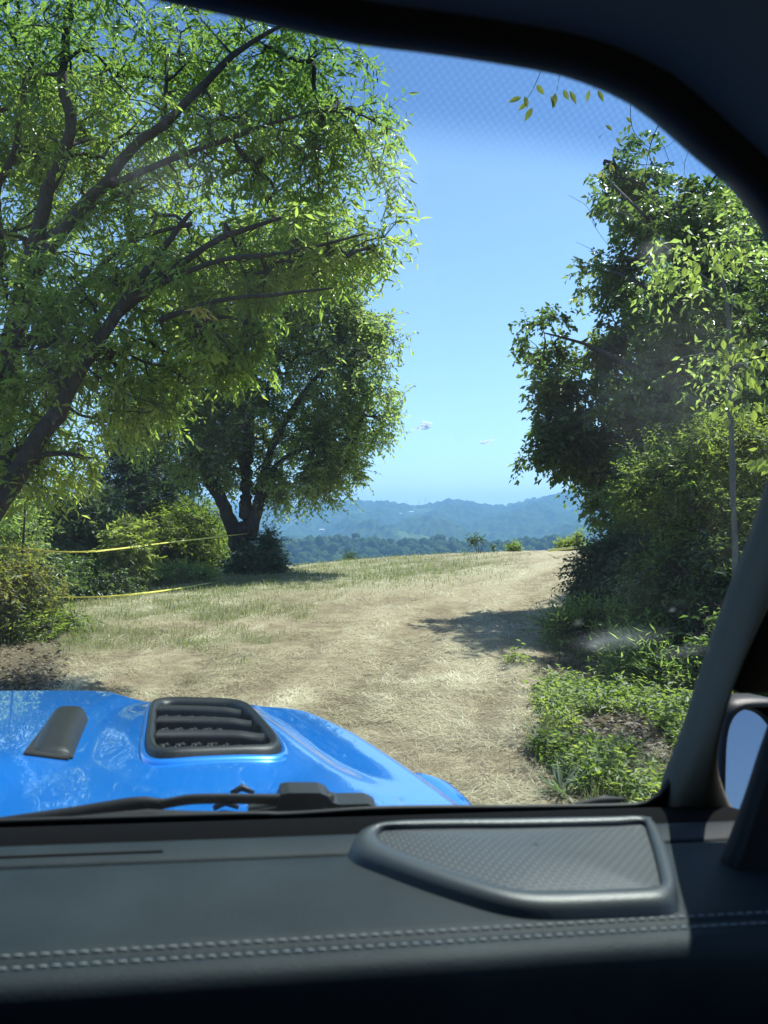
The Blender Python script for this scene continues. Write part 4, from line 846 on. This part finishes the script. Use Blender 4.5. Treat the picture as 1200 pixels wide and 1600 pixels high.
# glass
k = M('windscreen_glass'); geo = k.n('ShaderNodeTexCoord')
tr = k.n('ShaderNodeBsdfTransparent'); tr.inputs[0].default_value = (.82, .94, .95, 1)
gl = k.n('ShaderNodeBsdfGlossy', i_Roughness=0.0); mx = k.n('ShaderNodeMixShader', i_0=0.03); k.l(tr.outputs[0], mx.inputs[1]); k.l(gl.outputs[0], mx.inputs[2])
n1 = k.noise(9, 6, .7, geo.outputs['Object'], .5); n2 = k.noise(420, 2, .5, geo.outputs['Object']); n3 = k.noise(2.2, 3, .5, geo.outputs['Object'])
r1 = k.ramp(n1.outputs[0], [(.4, (0.0025,)*3), (.85, (.010,)*3)]); r2 = k.ramp(n2.outputs[0], [(.68, (0, 0, 0)), (.78, (.12,)*3)])
ad = k.n('ShaderNodeMath', operation='ADD'); k.l(r1.outputs[0], ad.inputs[0]); r3 = k.n('ShaderNodeMath', operation='MULTIPLY'); k.l(r2.outputs[0], r3.inputs[0]); k.l(n3.outputs[0], r3.inputs[1]); k.l(r3.outputs[0], ad.inputs[1])
df = k.n('ShaderNodeBsdfTranslucent'); df.inputs[0].default_value = (.75, .85, .9, 1)
GEO = k
acc = ad.outputs[0]
wn = k.n('ShaderNodeMapping'); wn.inputs['Scale'].default_value = (22, 60, 60); wn.inputs['Rotation'].default_value = (0, .12, 0); k.l(geo.outputs['Object'], wn.inputs[0]); wz = k.noise(1.0, 6, .72, wn.outputs[0], 1.2); WISP = k.ramp(wz.outputs[0], [(.25, (0, 0, 0)), (.8, (1, 1, 1))]).outputs[0]
for (spx, spy, rad_, sx, amt) in ((975, 1000, .020, 3.6, .11), (1070, 1020, .012, 4, .10), (940, 1010, .012, 2, .10), (1025, 395, .014, 1.3, .10), (1050, 600, .09, 1, .035), (255, 275, .03, 1.6, .04), (610, 270, .03, 1, .05), (905, 975, .006, 1.2, .12), (1052, 955, .005, 1, .3)):
    c = W3(np.array([ws(spx, spy)]))[0]; c = KA(c[None])[0]-origin(car)
    sb = k.n('ShaderNodeVectorMath', operation='SUBTRACT'); k.l(geo.outputs['Object'], sb.inputs[0]); sb.inputs[1].default_value = c
    sc_ = k.n('ShaderNodeVectorMath', operation='MULTIPLY'); k.l(sb.outputs[0], sc_.inputs[0]); sc_.inputs[1].default_value = (1/(rad_*sx), 1/rad_, 1/rad_)
    le = k.n('ShaderNodeVectorMath', operation='LENGTH'); k.l(sc_.outputs[0], le.inputs[0]); rm = k.n('ShaderNodeMapRange', i_1=0.0, i_2=1.0, i_3=amt, i_4=0.0); rm.interpolation_type = 'SMOOTHERSTEP'; k.l(le.outputs['Value'], rm.inputs[0])
    nz = k.n('ShaderNodeMath', operation='MULTIPLY'); k.l(rm.outputs[0], nz.inputs[0]); k.l(WISP, nz.inputs[1]); a2 = k.n('ShaderNodeMath', operation='ADD'); k.l(acc, a2.inputs[0]); k.l(nz.outputs[0], a2.inputs[1]); acc = a2.outputs[0]
mx2 = k.n('ShaderNodeMixShader'); k.l(acc, mx2.inputs[0]); k.l(mx.outputs[0], mx2.inputs[1]); k.l(df.outputs[0], mx2.inputs[2]); k.l(mx2.outputs[0], k.out.inputs[0])
GLASS = k.m
q = OUT+NR*.004; V = W3(q, -.002); glass = part('windscreen', V, [tuple(range(NO))], GLASS, smooth=False)
# dotted sunshade band printed along the top of the glass
k = M('dotted_band'); tc = k.n('ShaderNodeUVMap'); tc.uv_map = 'UVMap'
sx = k.n('ShaderNodeSeparateXYZ'); k.l(tc.outputs[0], sx.inputs[0])
def wave(sock, f_, ph=0):
    m_ = k.n('ShaderNodeMath', operation='MULTIPLY_ADD', i_1=f_, i_2=ph); k.l(sock, m_.inputs[0]); s_ = k.n('ShaderNodeMath', operation='SINE'); k.l(m_.outputs[0], s_.inputs[0]); return s_.outputs[0]
ml = k.n('ShaderNodeMath', operation='MULTIPLY'); k.l(wave(sx.outputs[0], 2*math.pi/.0052), ml.inputs[0]); k.l(wave(sx.outputs[1], 2*math.pi/.0052), ml.inputs[1])
dt = k.ramp(ml.outputs[0], [(.0, (1, 1, 1)), (.55, (0, 0, 0))]); 
t1 = k.n('ShaderNodeBsdfTransparent'); 
mr = k.n('ShaderNodeMapRange', i_1=0.0, i_2=1.0, i_3=0.0, i_4=1.0); k.l(sx.outputs[2], mr.inputs[0])
fade = k.n('ShaderNodeAttribute', attribute_name='fade')
tint = k.mix(fade.outputs['Fac'], (.98, .99, 1.0), (.50, .60, .72)); tint2 = k.mix(fade.outputs['Fac'], (.99, 1, 1), (.64, .74, .85))
cc = k.mix(dt.outputs[0], tint2, tint); k.l(cc, t1.inputs[0]); k.l(t1.outputs[0], k.out.inputs[0]); BAND = k.m
def band():
    us = np.linspace(rs_[:, 0].min()*1-.0, .50, 120); topv = lambda u: np.interp(u, *zip(*sorted([(p[0], p[1]) for p in rs_ if p[1] > .25 and True], key=lambda a: a[0])))
    us = np.linspace(2*UC-.30, .30, 160); tv = rs_[rs_[:, 1] > .45]; o_ = np.argsort(tv[:, 0]); tu = np.interp(np.where(us < UC, 2*UC-us, us), tv[o_, 0], tv[o_, 1])
    # lower edge: a straight line across the glass
    lo = []
    low_v = ws(760, 262)[1]
    V = []; fade_ = []; uv = []
    rows = 12
    for j in range(rows):
        t = j/(rows-1)
        for i, u in enumerate(us):
            v0 = tu[i]+.004; vv = v0+(min(low_v, tu[i]-.004)-v0)*t; V.append([u, vv]); fade_.append(float(ss(0, .55, np.array(1-t)))); uv.append((u, vv))
    V = np.array(V); o = mesh('dotted_band', KA(W3(V, .002)), grid_faces(len(us), rows), BAND, glass, smooth=False, attr={'fade': fade_})
    ul = o.data.uv_layers.new(name='UVMap'); idx = np.zeros(len(o.data.loops), dtype=np.int32); o.data.loops.foreach_get('vertex_index', idx); ul.data.foreach_set('uv', np.array(uv, dtype=np.float32)[idx].ravel())
band()
# frame, header trim, pillars
nb = 1-bot
rings = [ring(.012, -.030+.02*bot), ring(.0, -.012+.008*bot), ring(.0, .004*topw-.006*side), ring(.003, .012*topw-.004*side+.001*bot), ring(.010+.01*bot, .016*topw-.004*side+.001*bot), ring(.024*topw+.014*side+.05*bot, .020*topw-.004*side+.0*bot)]
V, F = loft(rings); part('windscreen_frame', V, F, BLKS)
def seg_part(name, mask, rings, mat, smooth=True, parent=None):
    idx = np.where(mask)[0]
    # take the contiguous run (may wrap)
    brk = np.where(np.diff(idx) > 1)[0]
    if len(brk): idx = np.r_[idx[brk[-1]+1:], idx[:brk[-1]+1]]
    V, F = loft([r[idx] for r in rings], False); return part(name, V, F, mat, smooth=smooth, parent=parent)
ctr = OUT[:, 0] > UC
topm = NR[:, 1] > .3
seg_part('header_trim', topm, [ring(.016, .014), ring(.022, .021), ring(.027, .030), ring(.036, .055), ring(.052, .10), ring(.085, .22), ring(.11, .48)], TRIM)
rm_ = (NR[:, 0] > .55)&ctr; lm_ = (NR[:, 0] < -.55)&~ctr
PL = [(1262, 560), (1262, 640), (1240, 740), (1206, 845), (1166, 945), (1120, 1070), (1090, 1160), (1070, 1212), (1054, 1252), (1046, 1300), (1046, 1420)]
PR = [(1330, 560), (1322, 640), (1290, 740), (1244, 845), (1192, 940), (1142, 1050), (1119, 1140), (1121, 1200), (1141, 1258), (1166, 1305), (1190, 1420)]
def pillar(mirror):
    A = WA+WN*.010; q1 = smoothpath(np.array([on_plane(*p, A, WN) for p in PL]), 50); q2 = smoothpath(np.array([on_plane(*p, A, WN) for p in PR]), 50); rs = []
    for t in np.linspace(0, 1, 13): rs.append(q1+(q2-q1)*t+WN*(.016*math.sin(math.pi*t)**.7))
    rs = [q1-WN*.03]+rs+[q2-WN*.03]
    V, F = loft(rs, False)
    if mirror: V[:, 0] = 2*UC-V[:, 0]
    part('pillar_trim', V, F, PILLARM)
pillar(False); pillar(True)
vlim = ws(1110, 1085)[1]
for mk in ((NR[:, 0] > .2)&(OUT[:, 0] > .33)&(OUT[:, 1] > vlim), (NR[:, 0] < -.2)&(OUT[:, 0] < 2*UC-.33)&(OUT[:, 1] > vlim)):
    seg_part('pillar_inset', mk, [ring(.012, -.004), ring(.026, .006), ring(.05, .008), ring(.085, .014), ring(.12, .02), ring(.20, .02), ring(.30, -.05)], BLKS)
# roof, rear and sides of the cabin
RT = .345
V, F = kbox((UC, -.72, RT+.03), (1.95, 2.25, .05)); part('roof', V, F, TRIM, smooth=False)
V, F = kbox((UC, .40, RT+.015), (1.95, .16, .05)); part('roof_edge', V, F, BLKS, smooth=False)
V, F = kbox((UC, -1.85, -.35), (1.95, .05, 1.45)); part('rear_panel', V, F, DARKIN, smooth=False)
V, F = kbox((UC, -.5, -1.08), (1.95, 2.8, .05)); part('cabin_floor', V, F, DARKIN, smooth=False)
V, F = kbox((UC, .80, -.62), (1.86, .04, .5)); part('firewall', V, F, DARKIN, smooth=False)
for sgn in (1, -1):
    X = lambda u: u if sgn == 1 else 2*UC-u
    V, F = kbox((X(.555), -.03, -.70), (.07, 1.36, .78)); door = part('door', V, F, PAINT, smooth=False)
    V, F = kbox((X(.51), -.03, -.66), (.02, 1.36, .74)); mesh('door_card', KA(V), F, DARKIN, door, smooth=False)
    V, F = join([kbox((X(.56), -.03, .315), (.05, 1.2, .07)), kbox((X(.56), -.68, -.02), (.05, .06, .62))]); mesh('window_frame', KA(V), F, BLKS, door, smooth=False)
    V, F = kbox((X(.545), -1.25, -.35), (.06, 1.1, 1.42)); part('rear_side', V, F, DARKIN, smooth=False)
V, F = kbox((.535, .60, -.50), (.03, .22, .40)); part('side_kick_panel', V, F, DARKIN, smooth=False)
# dash
prof = [(.90, -.345), (.84, -.318), (.80, -.300), (.76, -.286), (.725, -.2795), (.70, -.277), (.69, -.278)]
def strip(name, prof, u0, u1, mat, nu=40, parent=None):
    us = np.linspace(u0, u1, nu); rs = [np.array([[u, v, w_] for u in us]) for v, w_ in prof]; V, F = loft(rs, False); return part(name, V, F, mat, parent=parent)
dash = strip('dashboard', [(.648, -.2765), (.644, -.2752), (.63, -.2748), (.60, -.2745), (.56, -.2745), (.53, -.2747), (.5120, -.2752), (.5107, -.2765), (.5094, -.2752), (.498, -.276), (.4925, -.2785), (.4885, -.2825), (.4865, -.288), (.486, -.296), (.486, -.312), (.488, -.34), (.47, -.42), (.50, -.60)], 2*UC-.50, .50, LEATHER)
strip('defroster_strip', prof, 2*UC-.52, .52, VOID, parent=dash)
strip('upper_dash_panel', [(.694, -.279), (.691, -.2755), (.685, -.275), (.656, -.275), (.652, -.2765), (.650, -.283)], 2*UC-.50, .50, LEATHER, parent=dash)
strip('groove', [(.656, -.2805), (.640, -.2805)], 2*UC-.50, .50, DARKIN, parent=dash)
V, F = kbox((-.07, .672, -.2735), (.28, .004, .002)); 
V, F = tube(np.array([[-.5, .668, -.2742], [-.06, .667, -.2742]]), .0012, 6); mesh('panel_seam', KA(V), F, DARKIN, dash)
# stitches
me = None; sV, sF = tube(np.array([[-.0029, 0, -.0002], [-.0014, 0, .0004], [.0014, 0, .0004], [.0029, 0, -.0002]]), [.0004, .00065, .00065, .0004], 6); sV = sV@np.array([CR, CF, CU])
for row, v in enumerate((.5172, .5045)):
    for i in range(100):
        u = -.35+i*.0078+row*.002; w_ = -.2744 if row == 0 else -.2752
        if me is None:
            o = mesh('stitch', sV+origin(dash), sF, THREAD, dash); me = o.data; o.location = Vector(K(u, v, w_)-origin(dash))
        else:
            o = bpy.data.objects.new('stitch', me); COL.objects.link(o); o.parent = dash; o.location = Vector(K(u, v, w_)-origin(dash))
# speaker pod
PZ = -.264
outer = [(546, 1322), (556, 1302), (585, 1288), (640, 1284), (800, 1281), (1000, 1278), (1018, 1281), (1032, 1295), (1046, 1330), (1057, 1372), (1060, 1400), (1048, 1412), (960, 1417), (860, 1420), (800, 1415), (740, 1400), (660, 1374), (590, 1348), (556, 1334)]
inner = [(590, 1300), (600, 1290), (640, 1288), (700, 1287), (820, 1286), (960, 1283), (1004, 1281), (1010, 1290), (1020, 1320), (1030, 1360), (1032, 1380), (1020, 1384), (940, 1387), (860, 1389), (815, 1388), (770, 1379), (700, 1356), (630, 1330), (600, 1314)]
def pl(pts, wz, n=90):
    q = np.array([on_plane(*p, (0, 0, wz), (0, 0, 1)) for p in pts]); q = np.vstack([q, q[:1]]); return smoothpath(q, n+1)[:-1]
po = pl(outer, PZ-.003); pi = pl(inner, PZ); pc = po.mean(0)
def lerp(a, b, t, w_): r = a+(b-a)*t; r = r.copy(); r[:, 2] = w_; return r
dn = po.copy(); dn[:, :2] = pc[:2]+(po[:, :2]-pc[:2])*1.03
V, F = loft([lerp(dn, dn, 0, -.279), lerp(po, po, 0, -.2735), lerp(po, pi, .05, -.2695), lerp(po, pi, .2, -.2645), lerp(po, pi, .5, -.2625), lerp(po, pi, .85, -.2635), lerp(po, pi, 1.0, -.2660), lerp(po, pi, 1.02, -.2705)])
pod = part('speaker_pod', V, F, simple('pod_plastic', (.03, .037, .041), .4, .45, bump=.2, bscale=800))
k = M('speaker_mesh'); tc = k.n('ShaderNodeTexCoord'); mp = k.n('ShaderNodeMapping'); mp.inputs['Scale'].default_value = (1, 1, 1); mp.inputs['Rotation'].default_value = (0, 0, -TH); k.l(tc.outputs['Object'], mp.inputs[0])
bt = k.n('ShaderNodeTexBrick', offset=.5); bt.inputs['Scale'].default_value = 1; bt.inputs['Brick Width'].default_value = .0085; bt.inputs['Row Height'].default_value = .0046; bt.inputs['Mortar Size'].default_value = .0011; bt.inputs['Mortar Smooth'].default_value = .6
bt.inputs['Color1'].default_value = (.008, .009, .01, 1); bt.inputs['Color2'].default_value = (.012, .013, .014, 1); bt.inputs['Mortar'].default_value = (.085, .095, .10, 1); k.l(mp.outputs[0], bt.inputs[0])
b = k.n('ShaderNodeBsdfPrincipled', i_Roughness=.42); k.l(bt.outputs[0], b.inputs['Base Color']); k.l(k.bump(bt.outputs['Fac'], .8, .001), b.inputs['Normal']); k.l(b.outputs[0], k.out.inputs[0])
rs = []
for t in (1.0, .8, .6, .4, .2, .02): 
    r = pi.copy(); c_ = pi.mean(0); r[:, :2] = c_[:2]+(pi[:, :2]-c_[:2])*t*.995; r[:, 2] = -.2685+.006*(1-t*t); rs.append(r)
V, F = loft(rs); mesh('speaker_grille', KA(V), F, k.m, pod)
# cowl, wiper, trim line outside the glass
strip('cowl_panel', [(1.00, -.425), (.99, -.413), (.96, -.408), (.88, -.375), (.82, -.335), (.80, -.31)], 2*UC-.45, .45, BLK)
def px_tube(name, pts, vplane, mat, parent=None, sides=10, flat=1.0):
    q = np.array([[*on_plane(a, b_, (0, vplane, 0), (0, 1, 0)), r_] for a, b_, r_ in pts]); q = smoothpath(q, 50); V, F = tube(q[:, :3], q[:, 3], sides, flat=flat, up=(0, 1, 0)); return part(name, V, F, mat, parent=parent)
wip = px_tube('wiper_arm', [(-300, 1330, .006), (0, 1291, .009), (120, 1274, .0095), (215, 1259, .0095), (255, 1256, .0055), (290, 1250, .0055), (330, 1248, .0055), (430, 1249, .006), (520, 1254, .01)], .825, BLKS, flat=.7)
mesh('wiper_blade', *(lambda V, F: (KA(V), F))(*tube(np.array([on_plane(a, b_, (0, .815, 0), (0, 1, 0)) for a, b_ in ((-300, 1340), (0, 1302), (120, 1288), (230, 1277), (300, 1280), (400, 1281))]), .0085, 8, up=(0, 1, 0))), BLKS, wip)
def extr(name, pts, v0, v1, mat, parent=None):
    a = np.array([on_plane(*p, (0, v0, 0), (0, 1, 0)) for p in pts]); b_ = a.copy(); b_[:, 1] = v1; n = len(a); V = np.vstack([a, b_]); F = [tuple(range(n)), tuple(range(n, 2*n))[::-1]]+[(i, i+n, (i+1) % n+n, (i+1) % n) for i in range(n)]
    return mesh(name, KA(V), F, mat, parent or car, smooth=False)
extr('wiper_pivot', [(386, 1290), (388, 1268), (432, 1262), (440, 1241), (452, 1239), (500, 1239), (512, 1244), (520, 1254), (530, 1257), (575, 1256), (590, 1263), (600, 1290)], .815, .85, BLK, wip)
px_tube('cowl_seal', [(585, 1269, .0035), (700, 1267.5, .0035), (860, 1266, .0035), (975, 1264, .003)], .80, SATIN, flat=1.0)
wh = px_tube('wiper_hook', [(900, 1258, .003), (920, 1255, .0045), (940, 1252, .006), (958, 1250, .004), (975, 1249, .002)], .82, BLKS)
# pillar grab handle, door mirror
gh = px_tube('door_seal', [(1310, 930, .011), (1250, 1065, .011), (1212, 1165, .011), (1186, 1245, .011), (1163, 1315, .012), (1140, 1380, .013), (1112, 1440, .013)], .60, BLKS)
extr('door_pillar', [(1214, 1168), (1320, 920), (1700, 700), (1700, 1600), (1105, 1600), (1112, 1440), (1145, 1375), (1168, 1315), (1190, 1245)], .585, .60, DARKIN)
def mirror():
    c = np.array([.738, 1.0, -.325])
    def sh(s_, dv, n=44): return np.array([[c[0]+s_*.062*math.copysign(abs(math.cos(a))**.55, math.cos(a)), c[1]+dv, c[2]+s_*.095*math.copysign(abs(math.sin(a))**.55, math.sin(a))] for a in np.linspace(0, 2*math.pi, n, endpoint=False)])
    V, F = loft([sh(.90, .012), sh(.93, -.004), sh(1.0, -.002), sh(1.03, .02), sh(1.0, .06), sh(.8, .10), sh(.4, .118), sh(.02, .12)]); m_ = part('door_mirror', V, F, BLK)
    g = sh(.905, .008); g[:, 1] += (g[:, 2]-c[2])*.27; g[:, 1] += .004; mesh('mirror_glass', KA(g), [tuple(range(44))], MIRR, m_, smooth=False)
    V, F = tube(np.array([[.62, .90, -.42], [.70, 1.03, -.40]]), .022, 10); mesh('mirror_arm', KA(V), F, BLK, m_)
MIRR = simple('mirror_silver', (.22, .26, .32), 0.06, metal=1.0)
mirror()
k = M('side_glass'); tr = k.n('ShaderNodeBsdfTransparent'); tr.inputs[0].default_value = (.8, .88, .88, 1); gl = k.n('ShaderNodeBsdfGlossy', i_Roughness=0.0); mx = k.n('ShaderNodeMixShader', i_0=0.04); k.l(tr.outputs[0], mx.inputs[1]); k.l(gl.outputs[0], mx.inputs[2]); k.l(mx.outputs[0], k.out.inputs[0])
for uu in (.56, 2*UC-.56):
    mesh('window_glass', KA([(uu, -.68, -.31), (uu, .70, -.31), (uu, .45, .30), (uu, -.68, .30)]), [(0, 1, 2, 3)], k.m, car, smooth=False)
    V, F = kbox((uu, -.01, -.304), (.10, 1.40, .012)); part('window_sill', V, F, BLKS, smooth=False)

# kinds that repeat share a group phrase
GR = {'mast': 'radio masts on the far ridge', 'house': 'houses across the valley', 'cloud': 'small white clouds', 'tape': 'strands of yellow tape', 'plant': 'spiky rosettes at the foot of the bank',
      'shrub': 'bushes around the field', 'tree': 'trees around the field', 'branch': 'near leafy branches'}
for o in COL.objects:
    if o.parent is None and 'category' in o and 'group' not in o and o['category'] in GR: o['group'] = GR[o['category']]
